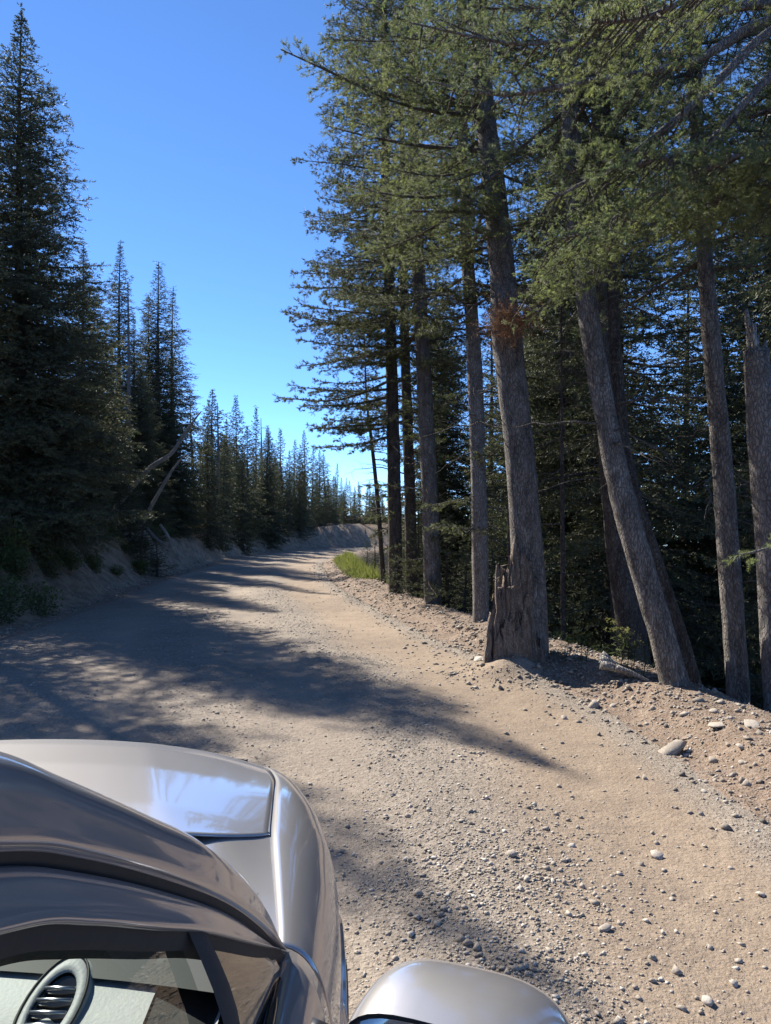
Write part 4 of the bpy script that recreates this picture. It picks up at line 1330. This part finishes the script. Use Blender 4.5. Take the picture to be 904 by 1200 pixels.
# flowering weeds on the crest, seed heads against the dark
WEED = 'tall weeds on the crest of the shoulder'
for i, (px, py, d) in enumerate([(680, 772, 8.0), (687, 780, 7.9), (728, 775, 7.7), (735, 788, 7.6), (742, 795, 7.5), (664, 788, 8.1), (754, 812, 7.2), (722, 765, 7.9)]):
    tp = at(px, py, d); bx_, by_ = float(tp[0]), d
    zb = gz(bx_, by_)
    g = R_(200 + i)
    root = empty('weed', (bx_, by_, zb))
    H = max(0.35, tp[2] - zb)
    S = spline(np.array([[0, 0, -0.05], [0.02, 0, H * 0.5], [0.0, 0, H]]), 8)
    s = Soup(4); s.add(*tube(S, np.linspace(0.004, 0.002, 8), 4, caps=False))
    heads = []
    for _ in range(6):
        h0 = g.uniform(0.55, 1.0); p0 = np.array([0.01, 0, H * h0]); a = g.uniform(0, 6.28); l2 = g.uniform(0.05, 0.12)
        e = p0 + np.array([math.cos(a) * l2, math.sin(a) * l2, l2 * 0.7]); heads.append(e)
        s.add(*tube(np.array([p0, (p0 + e) / 2 - [0, 0, 0.01], e]), [0.002, 0.0015, 0.001], 3, caps=False))
    obj('stem', s.mesh('stem', True), M['leaf'], root)
    P0 = np.repeat(np.array(heads), 8, 0) + g.normal(0, 0.012, (48, 3)); D0 = unit(g.normal(0, 1, (48, 3)) + UP)
    Vn, tn = needles(P0, D0, np.full(48, 0.02), np.full(48, 0.9), g, 5, 0.014, 0.006)
    obj('seed_head', tri_mesh('seed_head', Vn, tn), M['grass'], root)
    L0 = np.repeat(S[1:6], 6, 0); D1 = unit(g.normal(0, 1, (30, 3)) * [1, 1, 0.4])
    Vl = np.stack([L0, L0 + D1 * 0.05 + unit(np.cross(D1, UP)) * 0.012, L0 + D1 * 0.1 - UP * 0.01], 1)
    obj('leaves', tri_mesh('leaves', Vl.reshape(-1, 3), np.full(90, 0.6)), M['leaf'], root)
    tag(root, 'thin weed with pale seed heads on the shoulder crest against the dark wood', 'weed', WEED)

# ------------------------------------------------------------------ the parked car (seen from beside its passenger window)
def paint_mat(name, col):
    m, nt, bs, out = new_mat(name)
    co = obj_co(nt)
    fl = noise(nt, co, 900, 2, 0.6)
    dust = noise(nt, co, 3, 3, 0.5)
    c = mixc(nt, math_n(nt, 'MULTIPLY', fl, 0.5), tuple(v * 0.82 for v in col), tuple(v * 1.12 for v in col))
    df = ramp(nt, dust, [(0.35, (0, 0, 0)), (0.85, (0.14, 0.14, 0.14))])
    c = mixc(nt, df, c, (0.30, 0.25, 0.19))
    nt.links.new(c, bs.inputs['Base Color'])
    bs.inputs['Metallic'].default_value = 0.75
    rg_ = ramp(nt, dust, [(0.4, (0.10, 0.10, 0.10)), (0.9, (0.17, 0.17, 0.17))])
    nt.links.new(rg_, bs.inputs['Roughness'])
    bs.inputs['Coat Weight'].default_value = 1.0
    bs.inputs['Coat IOR'].default_value = 2.0
    cr = ramp(nt, dust, [(0.4, (0.015, 0.015, 0.015)), (0.9, (0.09, 0.09, 0.09))])
    nt.links.new(cr, bs.inputs['Coat Roughness'])
    b2 = nt.nodes.new('ShaderNodeBsdfPrincipled')
    nt.links.new(c, b2.inputs['Base Color'])
    b2.inputs['Metallic'].default_value = 0.7
    b2.inputs['Roughness'].default_value = 0.52
    mx = nt.nodes.new('ShaderNodeMixShader'); mx.inputs[0].default_value = 0.36
    nt.links.new(bs.outputs[0], mx.inputs[1]); nt.links.new(b2.outputs[0], mx.inputs[2])
    nt.links.new(mx.outputs[0], out.inputs[0])
    return m


def glass_mat(name, tint, rough=0.0):
    m, nt, bs, out = new_mat(name)
    gl = nt.nodes.new('ShaderNodeBsdfGlossy'); gl.inputs['Roughness'].default_value = 0.01
    gl.inputs['Color'].default_value = (0.9, 0.92, 0.92, 1)
    tr = nt.nodes.new('ShaderNodeBsdfTransparent'); tr.inputs['Color'].default_value = (*tint, 1)
    lw = nt.nodes.new('ShaderNodeLayerWeight'); lw.inputs['Blend'].default_value = 0.5
    sm = noise(nt, obj_co(nt), 5, 4)
    f = math_n(nt, 'ADD', math_n(nt, 'MULTIPLY', math_n(nt, 'POWER', lw.outputs['Facing'], 4.5), 0.9), math_n(nt, 'MULTIPLY', sm, 0.10))
    mx = nt.nodes.new('ShaderNodeMixShader')
    nt.links.new(f, mx.inputs[0]); nt.links.new(tr.outputs[0], mx.inputs[1]); nt.links.new(gl.outputs[0], mx.inputs[2])
    nt.links.new(mx.outputs[0], out.inputs[0])
    return m


M['paint'] = paint_mat('silver_grey_paint', (0.40, 0.395, 0.40))
M['trim'] = simple_mat('black_trim', (0.018, 0.018, 0.02), 0.35, var=0.3)
M['gloss_black'] = simple_mat('gloss_black', (0.012, 0.012, 0.014), 0.08, coat=0.6)
M['rubber'] = simple_mat('rubber', (0.02, 0.02, 0.02), 0.8, var=0.3, bumps=0.3)
M['alloy'] = simple_mat('alloy', (0.55, 0.55, 0.56), 0.3, 0.9)
M['dash'] = simple_mat('pale_dashboard', (0.50, 0.51, 0.50), 0.55, var=0.06, scale=200, bumps=0.15)
M['dash_dark'] = simple_mat('dark_interior', (0.03, 0.032, 0.033), 0.6, var=0.2, scale=150)
M['seat'] = simple_mat('grey_seat', (0.16, 0.165, 0.165), 0.8, var=0.15, scale=120, bumps=0.3)
M['chrome'] = simple_mat('chrome', (0.75, 0.76, 0.78), 0.06, 1.0)
M['glass'] = glass_mat('car_glass', (0.68, 0.72, 0.70))
M['lamp'] = glass_mat('lamp_lens', (0.85, 0.87, 0.88))
M['mirror'] = simple_mat('mirror_glass', (0.8, 0.84, 0.84), 0.01, 1.0)

XC = -1.02
CAR0 = np.array([XC, 0.3, 0.0])
car = empty('parked_car', tuple(CAR0))


def surf(name, G, mat, parent=None, flip=False, mirror=False, solid=0.0, both=False):
    """grid G (m,n,3) in world coordinates -> part of the car (smooth)"""
    G = np.asarray(G, float)
    m, n = G.shape[:2]
    res = []
    for side in ((0, 1) if both else (1,) if mirror else (0,)):
        H = G.copy()
        if side: H[..., 0] = 2 * XC - H[..., 0]
        V = H.reshape(-1, 3) - CAR0
        F = grid_faces(m, n)
        if flip != bool(side): F = F[:, ::-1]
        me = mesh_np(name, V, F, True)
        o = obj(name, me, M[mat], parent or car)
        if solid:
            sm = o.modifiers.new('thickness', 'SOLIDIFY'); sm.thickness = solid; sm.offset = -1
        res.append(o)
    return res[0]


def solid_part(name, V, F, mat, parent=None, smooth=True, bevel=0.0, both=False):
    out = None
    for side in ((0, 1) if both else (0,)):
        W_ = np.asarray(V, float).copy()
        if side: W_[:, 0] = 2 * XC - W_[:, 0]
        F_ = np.asarray(F) if not side else np.asarray(F)[:, ::-1]
        o = obj(name, mesh_np(name, W_ - CAR0, F_, smooth), M[mat], parent or car)
        if bevel:
            b = o.modifiers.new('bevel', 'BEVEL'); b.width = bevel; b.segments = 3; b.limit_method = 'ANGLE'
        out = out or o
    return out


def box_vf(x0, x1, y0, y1, z0, z1):
    V = np.array([(x, y, z) for x in (x0, x1) for y in (y0, y1) for z in (z0, z1)], float)
    F = np.array([(0, 1, 3, 2), (4, 6, 7, 5), (0, 4, 5, 1), (2, 3, 7, 6), (0, 2, 6, 4), (1, 5, 7, 3)])
    return V, F


def prof(y, tab):
    t = np.array(tab)
    # smooth piecewise interpolation
    yy_ = np.linspace(t[0, 0], t[-1, 0], 400)
    C = np.interp(yy_, t[:, 0], t[:, 1])
    ker = np.hanning(21); ker /= ker.sum()
    Cp = np.convolve(np.pad(C, 10, mode='edge'), ker, 'valid')
    return np.interp(y, yy_, Cp)


T_XG = [(-2.1, -.30), (-1.9, -.22), (-1.0, -.17), (0.9, -.155), (1.15, -.162), (1.3, -.19), (1.55, -.236), (2.0, -.29), (2.25, -.355), (2.42, -.46)]
T_ZG = [(-2.1, .98), (1.1, .972), (1.3, .975), (1.55, .975), (1.85, .955), (2.1, .92), (2.3, .875), (2.42, .82)]
T_X = [(-2.1, -.24), (-1.9, -.16), (-1.5, -.10), (-1, -.08), (1.25, -.08), (1.45, -.087), (1.7, -.11), (1.9, -.155), (2.1, -.225), (2.25, -.30), (2.35, -.38), (2.42, -.47)]
YW = (1.62, -1.03)


def zlow(y):
    z = 0.27
    for yw in YW:
        q = 0.39 ** 2 - (y - yw) ** 2
        if q > 0: z = max(z, 0.34 + math.sqrt(q))
    return min(z, 0.725)


def side_section(y, n_top=16, off=0.0):
    xg, zg, X = float(prof(y, T_XG)), float(prof(y, T_ZG)), float(prof(y, T_X)) + off
    th = np.linspace(0, math.pi / 2, n_top)
    e = 0.75
    xs = xg + (X - xg) * np.sin(th) ** 0.9
    zs = 0.74 + (zg - 0.74) * np.cos(th) ** e
    low = zlow(y)
    # wheel-arch lip flares a little
    fl = 0.012 if low > 0.3 else 0.0
    tz = np.array([0.66, 0.58, 0.50, 0.42, 0.36, 0.30]); tx = np.array([0.002, 0.0, -0.008, -0.018, -0.03, -0.05])
    zz = np.interp(tz, [0.30, 0.66], [low, max(low + 0.01, 0.70 if low > 0.6 else 0.66)])
    xs = np.concatenate([xs, X + (tx if fl == 0 else np.linspace(0.002, fl, 6))])
    zs = np.concatenate([zs, zz])
    return np.stack([xs, np.full(len(xs), y), zs], -1)


def side_panel(name, y0, y1, n, both=True):
    G = np.array([side_section(y) for y in np.linspace(y0, y1, n)])
    return surf(name, G, 'paint', both=both, flip=True, solid=0.004)


side_panel('front_fender', 1.152, 2.415, 90)
side_panel('front_door', 0.105, 1.145, 30)
side_panel('rear_door', -0.80, 0.098, 30)
side_panel('rear_quarter', -2.05, -0.807, 70)
# dark liner behind the shut lines
G = np.array([side_section(y, off=-0.012) + np.array([-0.012, 0, -0.004]) for y in np.linspace(-1.95, 2.3, 120)])
surf('body_shell', G, 'trim', both=True, flip=True)

# nose and tail
def fascia(name, y_edge, bulge, sgn, mat, z0, z1, x_in=0.0, yoff=0.0):
    xe = float(prof(y_edge, T_X)) - x_in
    hx = xe - XC
    u = np.linspace(-1, 1, 41); v = np.linspace(0, 1, 11)
    G = np.array([[(XC + hx * a, y_edge + sgn * (bulge * (1 - a * a) + yoff + 0.03 * math.sin(b * math.pi)), z0 + (z1 - z0) * b) for a in u] for b in v])
    return surf(name, G, mat, flip=sgn > 0)


fascia('front_bumper', 2.41, 0.13, 1, 'paint', 0.24, 0.60)
fascia('grille', 2.405, 0.125, 1, 'trim', 0.60, 0.80)
fascia('nose_panel', 2.41, 0.13, 1, 'paint', 0.80, 0.86)
for zc_ in (0.64, 0.69, 0.74):
    fascia('grille_slat', 2.41, 0.13, 1, 'chrome', zc_, zc_ + 0.018, 0.12, 0.012)
fascia('tailgate', -2.05, 0.1, -1, 'paint', 0.30, 0.99)

# hood
T_ZC = [(1.35, 1.035), (1.6, 1.03), (1.9, 1.012), (2.15, 0.985), (2.3, 0.955), (2.42, 0.905), (2.52, 0.84)]


def hood_grid():
    u = np.concatenate([np.linspace(-1, 1, 121)])
    v = np.linspace(0, 1, 60)
    G = np.zeros((60, 121, 3))
    for i, b in enumerate(v):
        for j, a in enumerate(u):
            aa = abs(a)
            yr = 1.553 - 0.0 * (1 - aa * aa) - 0.10 * (1 - aa) * 0.0
            yr = 1.40 + 0.153 * aa ** 6
            yf = 2.36 + 0.15 * (1 - aa ** 2.2)
            y = yr + (yf - yr) * b
            ye = 1.553 + (2.36 - 1.553) * b
            xg = float(HXG[i]) - 0.004
            hx = xg - XC
            x = XC + hx * a
            zg = float(HZG[i])
            zc = float(prof(y, T_ZC))
            cr = (XC - (-0.385 - 0.42 * b ** 0.9)) * -1 / hx           # crease position as a fraction
            cr = (-0.385 - 0.40 * b ** 0.9 - XC) / hx
            top = zc - 0.012 * (aa / max(cr, 0.2)) ** 2
            if aa > cr:
                f = (aa - cr) / (1 - cr)
                g = 1 - (1 - f) ** 1.15
                z = (zc - 0.012) + (zg - (zc - 0.012)) * (0.55 * f ** 0.85 + 0.45 * f ** 1.7)
            else:
                z = top
            G[i, j] = (x, y, z)
    # soften the crease slightly
    for _ in range(2):
        G[:, 1:-1, 2] = 0.25 * G[:, :-2, 2] + 0.5 * G[:, 1:-1, 2] + 0.25 * G[:, 2:, 2]
    return G


_ye = 1.553 + (2.36 - 1.553) * np.linspace(0, 1, 60)
HXG, HZG = prof(_ye, T_XG), prof(_ye, T_ZG) + 0.001
surf('hood', hood_grid(), 'paint', flip=True, solid=0.004)

# windscreen, pillars, roof
PU = np.array([(-.166, 1.15, .972), (-.174, 1.02, 1.115), (-.196, .86, 1.244), (-.224, .74, 1.324), (-.253, .62, 1.40), (-.272, .53, 1.452),
               (-.295, .36, 1.515), (-.31, .1, 1.55), (-.32, -.5, 1.57), (-.33, -1.1, 1.55), (-.37, -1.65, 1.48)])
PG = np.array([(-.158, 1.14, .972), (-.168, 1.0, 1.085), (-.188, .87, 1.184), (-.2215, .74, 1.272), (-.251, .62, 1.345), (-.270, .53, 1.390),
               (-.290, .36, 1.45), (-.300, .1, 1.49), (-.305, -.5, 1.505), (-.32, -1.1, 1.485), (-.36, -1.65, 1.42)])
PF = np.array([(-.150, 1.12, .985), (-.168, .98, 1.072), (-.200, .82, 1.175), (-.222, .72, 1.232), (-.2445, .62, 1.29), (-.262, .53, 1.335),
               (-.278, .36, 1.39), (-.290, .1, 1.43), (-.295, -.5, 1.445), (-.31, -1.1, 1.42), (-.345, -1.65, 1.36)])
NP_ = 90
U = spline(PU, NP_); Gp = spline(PG, NP_); Fp = spline(PF, NP_)
sec = [U + np.array([-.075, .012, .012]), U + np.array([-.04, .006, .014]), U + np.array([-.012, 0, .010]), U + np.array([0.004, 0, -0.002]),
       0.62 * U + 0.38 * Gp + np.array([.010, 0, 0]), 0.3 * U + 0.7 * Gp + np.array([.009, 0, 0]), 0.15 * U + 0.85 * Gp + np.array([.013, 0, .0]), Gp + np.array([.010, 0, .0]), Gp + np.array([-.012, 0, -.004])]
surf('windscreen_pillar', np.stack(sec, 0), 'paint', both=True, flip=True)
# weather strip between pillar and door
surf('weather_strip', np.stack([Gp + np.array([.003, 0, 0.0]), Gp + np.array([.002, 0, -.007]), Gp + np.array([-.012, 0, -.014])], 0), 'rubber', both=True, flip=True)
k0 = Gp + np.array([-.002, 0, -.010])
fr = [k0 + np.array([-.014, 0, 0]), k0 + np.array([.004, 0, -.003]), 0.65 * k0 + 0.35 * Fp + np.array([.007, 0, 0]), 0.25 * k0 + 0.75 * Fp + np.array([.006, 0, 0]), 0.12 * k0 + 0.88 * Fp + np.array([.011, 0, 0]), Fp + np.array([.009, 0, 0]), Fp + np.array([-.010, 0, -.002])]
surf('door_frame', np.stack(fr, 0), 'paint', both=True, flip=True)
seal = [Fp + np.array([.001, 0, 0]), Fp + np.array([.000, 0, -.016]), Fp + np.array([-.014, 0, -.028])]
surf('window_seal', np.stack(seal, 0), 'rubber', both=True, flip=True)

# roof panel
nr = 31
ur = np.linspace(-1, 1, nr)
Ur = U[(U[:, 1] < 0.40)]
Gr = np.zeros((len(Ur), nr, 3))
for i, q in enumerate(Ur):
    hx = q[0] - 0.07 - XC
    for j, a in enumerate(ur):
        Gr[i, j] = (XC + hx * a, q[1] + 0.08 * (1 - a * a) * (1 if i < 4 else 0), q[2] + 0.012 + 0.055 * (1 - a * a))
surf('roof', Gr, 'paint', flip=True)
# rear window slab between the last pillars
q = U[-1]
Gb = np.array([[(XC + (q[0] - 0.02 - XC) * a * (1 + 0.1 * (1 - b)), -1.65 - 0.38 * (1 - b) - 0.05 * (1 - a * a), 0.99 + (q[2] - 0.98) * b) for a in ur] for b in np.linspace(0, 1, 8)])
surf('rear_window', Gb, 'glass')
# windscreen
Uw = U[(U[:, 1] >= 0.36)]
Gw = np.zeros((len(Uw), nr, 3))
for i, q in enumerate(Uw):
    f = i / (len(Uw) - 1)
    hx = q[0] - 0.07 - XC
    for j, a in enumerate(ur):
        Gw[i, j] = (XC + hx * a, q[1] + 0.01 + (0.24 * (1 - f) + 0.10 * f) * (1 - abs(a) ** 2.2), q[2] + 0.010 + 0.03 * (1 - a * a))
surf('windscreen', Gw, 'glass')
# cowl between windscreen and hood
base = Gw[0]; rear = hood_grid()[0][::4]
rear = np.stack([np.interp(np.linspace(0, 1, nr), np.linspace(0, 1, len(rear)), rear[:, c]) for c in range(3)], -1)
surf('cowl', np.stack([base - [0, 0, 0.02], base * 0.5 + rear * 0.5 - [0, 0, 0.035], rear - [0, 0, 0.012]], 0), 'trim', flip=True)
G = []
for y in np.linspace(1.152, 1.549, 16):
    xg, zg = float(prof(y, T_XG)), float(prof(y, T_ZG))
    G.append([(xg - f_ * 0.42, y, zg + 0.0 + 0.033 * float(sstep(-0.2, 1.0, f_ * 0.42 / 0.15) - sstep(-0.2, 1.0, 0)) / 0.93 * min(1, (y - 1.1) / 0.4)) for f_ in np.linspace(0, 1, 24)])
surf('scuttle_panel', np.array(G), 'paint', both=True)
# wipers
for xo in (-0.55, -1.15):
    Q = np.array([(xo, 1.34, 1.03), (xo - 0.25, 1.27, 1.085), (xo - 0.5, 1.20, 1.10)])
    V, F = tube(spline(Q, 10), 0.008, 6)
    solid_part('wiper', V, F, 'trim')

# side glass: fixed quarter pane, front window, rear window, pillars between
def belt(y): return np.array([float(prof(y, T_XG)) - 0.006, y, float(prof(y, T_ZG)) + 0.006])


def win(name, y0, y1, mat, n=14, drop=0.03, inset=0.012):
    G = []
    for y in np.linspace(y0, y1, n):
        i = np.argmin(np.abs(Fp[:, 1] - y))
        tp = Fp[i] + np.array([-inset, 0, -0.004]); bt = belt(y) + np.array([-inset, 0, -drop])
        tp = np.array([tp[0], y, tp[2]])
        G.append([bt * (1 - b) + tp * b + np.array([0.018 * math.sin(math.pi * b), 0, 0]) for b in np.linspace(0, 1, 8)])
    return surf(name, np.array(G), mat, both=True)


win('quarter_window', 0.83, 1.07, 'gloss_black', inset=0.006)
win('front_window', 0.13, 0.79, 'glass')
win('rear_window_pane', -0.78, 0.08, 'glass')
win('rear_quarter_window', -1.5, -0.84, 'glass')
for (ya, yb, nm, mt) in [(0.83, 0.785, 'division_bar', 'rubber'), (0.135, 0.075, 'centre_pillar', 'gloss_black'), (-0.775, -0.845, 'rear_pillar', 'gloss_black')]:
    for side in (0, 1):
        G = []
        for y in np.linspace(ya, yb, 5):
            i = np.argmin(np.abs(Fp[:, 1] - y)); tp = np.array([Fp[i][0] + 0.002, y, Fp[i][2]]); bt = belt(y) + np.array([0.002, 0, 0])
            G.append([bt * (1 - b) + tp * b + np.array([0.018 * math.sin(math.pi * b) + 0.004 * math.sin((y - yb) / (ya - yb) * math.pi), 0, 0]) for b in np.linspace(0, 1, 8)])
        surf(nm, np.array(G), mt, mirror=bool(side))
# belt moulding: a glossy dark strip along the sill of the windows
bl = np.array([belt(y) + np.array([0.012, 0, -0.002]) for y in np.linspace(1.06, -0.8, 30)])
V, F = tube(bl, 0.0095, 8)
solid_part('belt_moulding', V, F, 'gloss_black', both=True)

# headlights follow the nose corner
def lamp_patch(y0, y1, t0, t1, off, n=14):
    G = []
    for y in np.linspace(y0, y1, n):
        S_ = spline(side_section(y), 60)
        G.append([S_[int(60 * t)] + np.array([off * 0.8, off, off * 0.5]) for t in np.linspace(t0, t1, 9)])
    return np.array(G)


hl = surf('headlight', lamp_patch(2.20, 2.40, 0.12, 0.50, 0.004), 'lamp', flip=True, both=True)
surf('reflector', lamp_patch(2.20, 2.40, 0.12, 0.50, 0.002), 'chrome', flip=True, both=True)
surf('headlight_surround', lamp_patch(2.185, 2.41, 0.10, 0.53, 0.0012), 'trim', flip=True, both=True)

# door mirrors
def door_mirror(right=True):
    c = at(528, 1200, 0.86)
    c = np.array([0.073, 0.815, 0.990])
    nu, nv = 40, 22
    u = np.linspace(0, 2 * math.pi, nu, endpoint=False); v = np.linspace(0, 1, nv)
    ax = np.array([0.9, -0.36, 0.02]); ax /= np.linalg.norm(ax)            # outwards
    fw = np.array([0.36, 0.9, 0.05]); fw /= np.linalg.norm(fw)             # forwards
    up = np.cross(ax, fw)
    V = []
    for b in v:                                                        # from glass plane forward to the nose of the shell
        f = math.sqrt(max(0, 1 - b ** 2.6))
        for a in u:
            cu, su = math.cos(a), math.sin(a)
            ex = 0.62
            px_ = math.copysign(abs(cu) ** ex, cu) * 0.135 * (0.35 + 0.65 * f if cu > 0 else 0.5 + 0.5 * f)
            pz_ = math.copysign(abs(su) ** ex, su) * 0.088 * (0.25 + 0.75 * f) * (1 - 0.10 * cu)
            V.append(c + ax * px_ + up * pz_ + fw * (0.145 * b) + UP * 0.02 * b)
    V.append(c + fw * 0.145 + UP * 0.02)
    V = np.array(V)
    F = grid_faces(nv, nu, True)
    k = (nv - 1) * nu
    F = np.vstack([F, [[len(V) - 1, k + a, k + (a + 1) % nu, k + (a + 2) % nu] for a in range(0, nu, 2)]])
    root = solid_part('door_mirror', V, F, 'paint')
    # rim and glass
    ring = V[:nu]
    cc = ring.mean(0)
    r1 = cc + (ring - cc) * 0.93 + fw * 0.012; r0 = ring; r2 = cc + (ring - cc) * 0.92 + fw * 0.028
    G = np.stack([r0, cc + (ring - cc) * 0.965 - fw * 0.003, r1, r2], 0)
    G = np.concatenate([G, G[:, :1]], 1)
    ob = mesh_np('mirror_rim', G.reshape(-1, 3) - CAR0, grid_faces(4, nu + 1), True)
    obj('mirror_rim', ob, M['trim'], root)
    Vg = np.vstack([cc + (ring - cc) * 0.925 + fw * 0.022, cc + fw * 0.022])
    Fg = np.array([[nu, a, (a + 1) % nu, (a + 2) % nu] for a in range(0, nu, 2)])
    obj('mirror_glass', mesh_np('mirror_glass', Vg - CAR0, Fg, False), M['mirror'], root)
    arm = np.array([(-0.10, 0.93, 0.975), (-0.06, 0.925, 0.965), (0.0, 0.90, 0.965)])
    Va, Fa = tube(spline(arm, 8), np.linspace(0.034, 0.03, 8), 10)
    obj('mirror_arm', mesh_np('mirror_arm', Va - CAR0, Fa, True), M['trim'], root)
    return root


mr = door_mirror()
ml = mr.copy(); COL.objects.link(ml)
for ch in list(mr.children):
    c = ch.copy(); COL.objects.link(c); c.parent = ml
ml.scale = (-1, 1, 1)

# wheels
def wheel(x, y, sgn):
    rt = 0.34
    c = np.array([x, y, 0.335])
    prof_ = [(0.22, -0.10), (0.30, -0.112), (0.335, -0.095), (0.342, -0.04), (0.342, 0.04), (0.335, 0.095), (0.30, 0.112), (0.22, 0.10)]
    th = np.linspace(0, 2 * math.pi, 40, endpoint=False)
    V = np.array([[c + np.array([w, r * math.cos(t), r * math.sin(t)]) for t in th] for r, w in prof_]).reshape(-1, 3)
    wr = solid_part('wheel', V, grid_faces(len(prof_), 40, True), 'rubber')
    rim = [(0.225, 0.095), (0.215, 0.10), (0.205, 0.06), (0.20, -0.06)]
    V = np.array([[c + np.array([w * sgn, r * math.cos(t), r * math.sin(t)]) for t in th] for r, w in rim]).reshape(-1, 3)
    obj('rim', mesh_np('rim', V - CAR0, grid_faces(4, 40, True), True), M['alloy'], wr)
    for k_ in range(5):
        a = k_ * 2 * math.pi / 5
        d = np.array([0, math.cos(a), math.sin(a)]); e = np.array([0, -math.sin(a), math.cos(a)])
        q0 = c + np.array([0.085 * sgn, 0, 0])
        V = []
        for r, w in ((0.0, 0.035), (0.12, 0.028), (0.215, 0.042)):
            for sx, so in ((-1, 0), (1, 0), (1, -0.03), (-1, -0.03)):
                V.append(q0 + d * r + e * w * sx + np.array([so * sgn, 0, 0]))
        obj('spoke', mesh_np('spoke', np.array(V) - CAR0, grid_faces(3, 4, True), False), M['alloy'], wr)


for yw in YW:
    wheel(-0.205, yw, 1); wheel(2 * XC + 0.205, yw, -1)

# floor pan and interior
V, F = box_vf(2 * XC + 0.2, -0.2, -1.95, 2.2, 0.22, 0.30)
solid_part('floor_pan', V, F, 'trim', smooth=False)
# dashboard: rounded top sheet from side to side
ud = np.linspace(-1, 1, 25)
dp = [(1.36, 0.985), (1.2, 1.0), (1.06, 0.998), (0.99, 0.988), (0.93, 0.965), (0.895, 0.92), (0.885, 0.84), (0.90, 0.70), (0.95, 0.55), (1.2, 0.42)]
Gd = np.array([[(XC + 0.71 * a, y - 0.05 * (abs(a) ** 3), z - 0.012 * a * a) for a in ud] for (y, z) in dp])
surf('dashboard', Gd, 'dash', flip=True)
Gt = np.array([[(XC + 0.80 * a, y - 0.05 * (abs(a) ** 3), z - 0.012 * a * a + 0.005) for a in ud] for (y, z) in dp[:3]])
surf('dashboard_top', Gt, 'dash_dark', flip=True)  # dark sheet over the pale dash; its dark, unlit far part put into colour
Gs = np.array([[(XC + 0.71 + 0.13 * b_, y - 0.05, z - 0.015 - 0.03 * b_) for b_ in np.linspace(0, 1, 5)] for (y, z) in dp])
surf('dashboard_end', Gs, 'dash_dark', flip=True, both=True)


def air_vent(cx, cy, cz, w, h):
    th = np.linspace(0, 2 * math.pi, 32, endpoint=False)
    n = unit(np.array([0.0, -0.25, 0.97])); ux = np.array([1.0, 0, 0]); uy = np.cross(n, ux)
    c = np.array([cx, cy, cz])
    def ring(s_, o): return np.array([c + ux * math.cos(t) * w * s_ + uy * math.sin(t) * h * s_ + n * o for t in th])
    R0 = np.stack([ring(1.7, -0.012), ring(1.5, 0.002), ring(1.05, 0.004), ring(1.0, 0.001)], 0)
    R0 = np.concatenate([R0, R0[:, :1]], 1)
    root = surf('air_vent', R0, 'dash')
    Vb = np.vstack([ring(1.0, -0.002), c - n * 0.004]); Fb = np.array([[32, a, (a + 1) % 32, (a + 2) % 32] for a in range(0, 32, 2)])
    obj('vent_throat', mesh_np('vent_throat', Vb - CAR0, Fb, False), M['gloss_black'], root)
    sm_ = ring(1.5, 0.003); V, F = tube(np.vstack([sm_, sm_[:1]]), 0.0022, 4, caps=False)
    obj('vent_seam', mesh_np('vent_seam', V - CAR0, F, True), M['dash_dark'], root)
    for q in (-0.5, -0.17, 0.17, 0.5):
        ww = w * math.sqrt(1 - q * q) * 0.95
        a0 = c + uy * h * q + n * 0.003
        V, F = tube(np.array([a0 - ux * ww, a0, a0 + ux * ww]), 0.0028, 4)
        obj('vent_slat', mesh_np('vent_slat', V - CAR0, F, False), M['alloy'], root)


air_vent(-0.435, 0.985, 0.988, 0.025, 0.055)
air_vent(-0.92, 0.985, 0.988, 0.025, 0.055)
air_vent(-1.12, 0.985, 0.988, 0.025, 0.055)
air_vent(2 * XC + 0.435, 0.985, 0.988, 0.025, 0.055)
# inner door cards
Gc = np.array([[belt(y) + np.array([-0.055, 0, -0.01]), belt(y) + np.array([-0.085, 0, -0.04]), belt(y) + np.array([-0.075, 0, -0.3]), belt(y) + np.array([-0.075, 0, -0.65])] for y in np.linspace(1.05, -0.8, 20)])
surf('door_card', Gc, 'dash', both=True)


def seat(cx, cy):
    V, F = box_vf(cx - 0.25, cx + 0.25, cy - 0.25, cy + 0.27, 0.40, 0.56)
    root = solid_part('seat', V, F, 'seat', bevel=0.06)
    V, F = box_vf(cx - 0.24, cx + 0.24, cy - 0.36, cy - 0.22, 0.50, 1.10)
    V[:, 1] -= (V[:, 2] - 0.5) * 0.25
    b = obj('backrest', mesh_np('backrest', V - CAR0, F, True), M['seat'], root)
    m_ = b.modifiers.new('bevel', 'BEVEL'); m_.width = 0.05; m_.segments = 3
    V, F = box_vf(cx - 0.12, cx + 0.12, cy - 0.49, cy - 0.41, 1.14, 1.30)
    b = obj('headrest', mesh_np('headrest', V - CAR0, F, True), M['seat'], root)
    m_ = b.modifiers.new('bevel', 'BEVEL'); m_.width = 0.035; m_.segments = 3


for cx in (-0.62, -1.42): seat(cx, 0.25)
for cx in (-0.62, -1.42): seat(cx, -0.75)
# steering wheel
th = np.linspace(0, 2 * math.pi, 33)
Q = np.array([(-1.42 + 0.185 * math.cos(t), 0.74 + 0.07 * math.sin(t), 0.93 + 0.17 * math.sin(t)) for t in th])
V, F = tube(Q, 0.016, 8, caps=False)
sw = solid_part('steering_wheel', V, F, 'dash_dark')
V, F = tube(np.array([(-1.42, 0.74, 0.93), (-1.42, 0.86, 0.90)]), 0.05, 8)
obj('steering_column', mesh_np('steering_column', V - CAR0, F, True), M['dash_dark'], sw)
tag(car, 'silver grey car parked on the gravel road, seen past its door mirror', 'car')
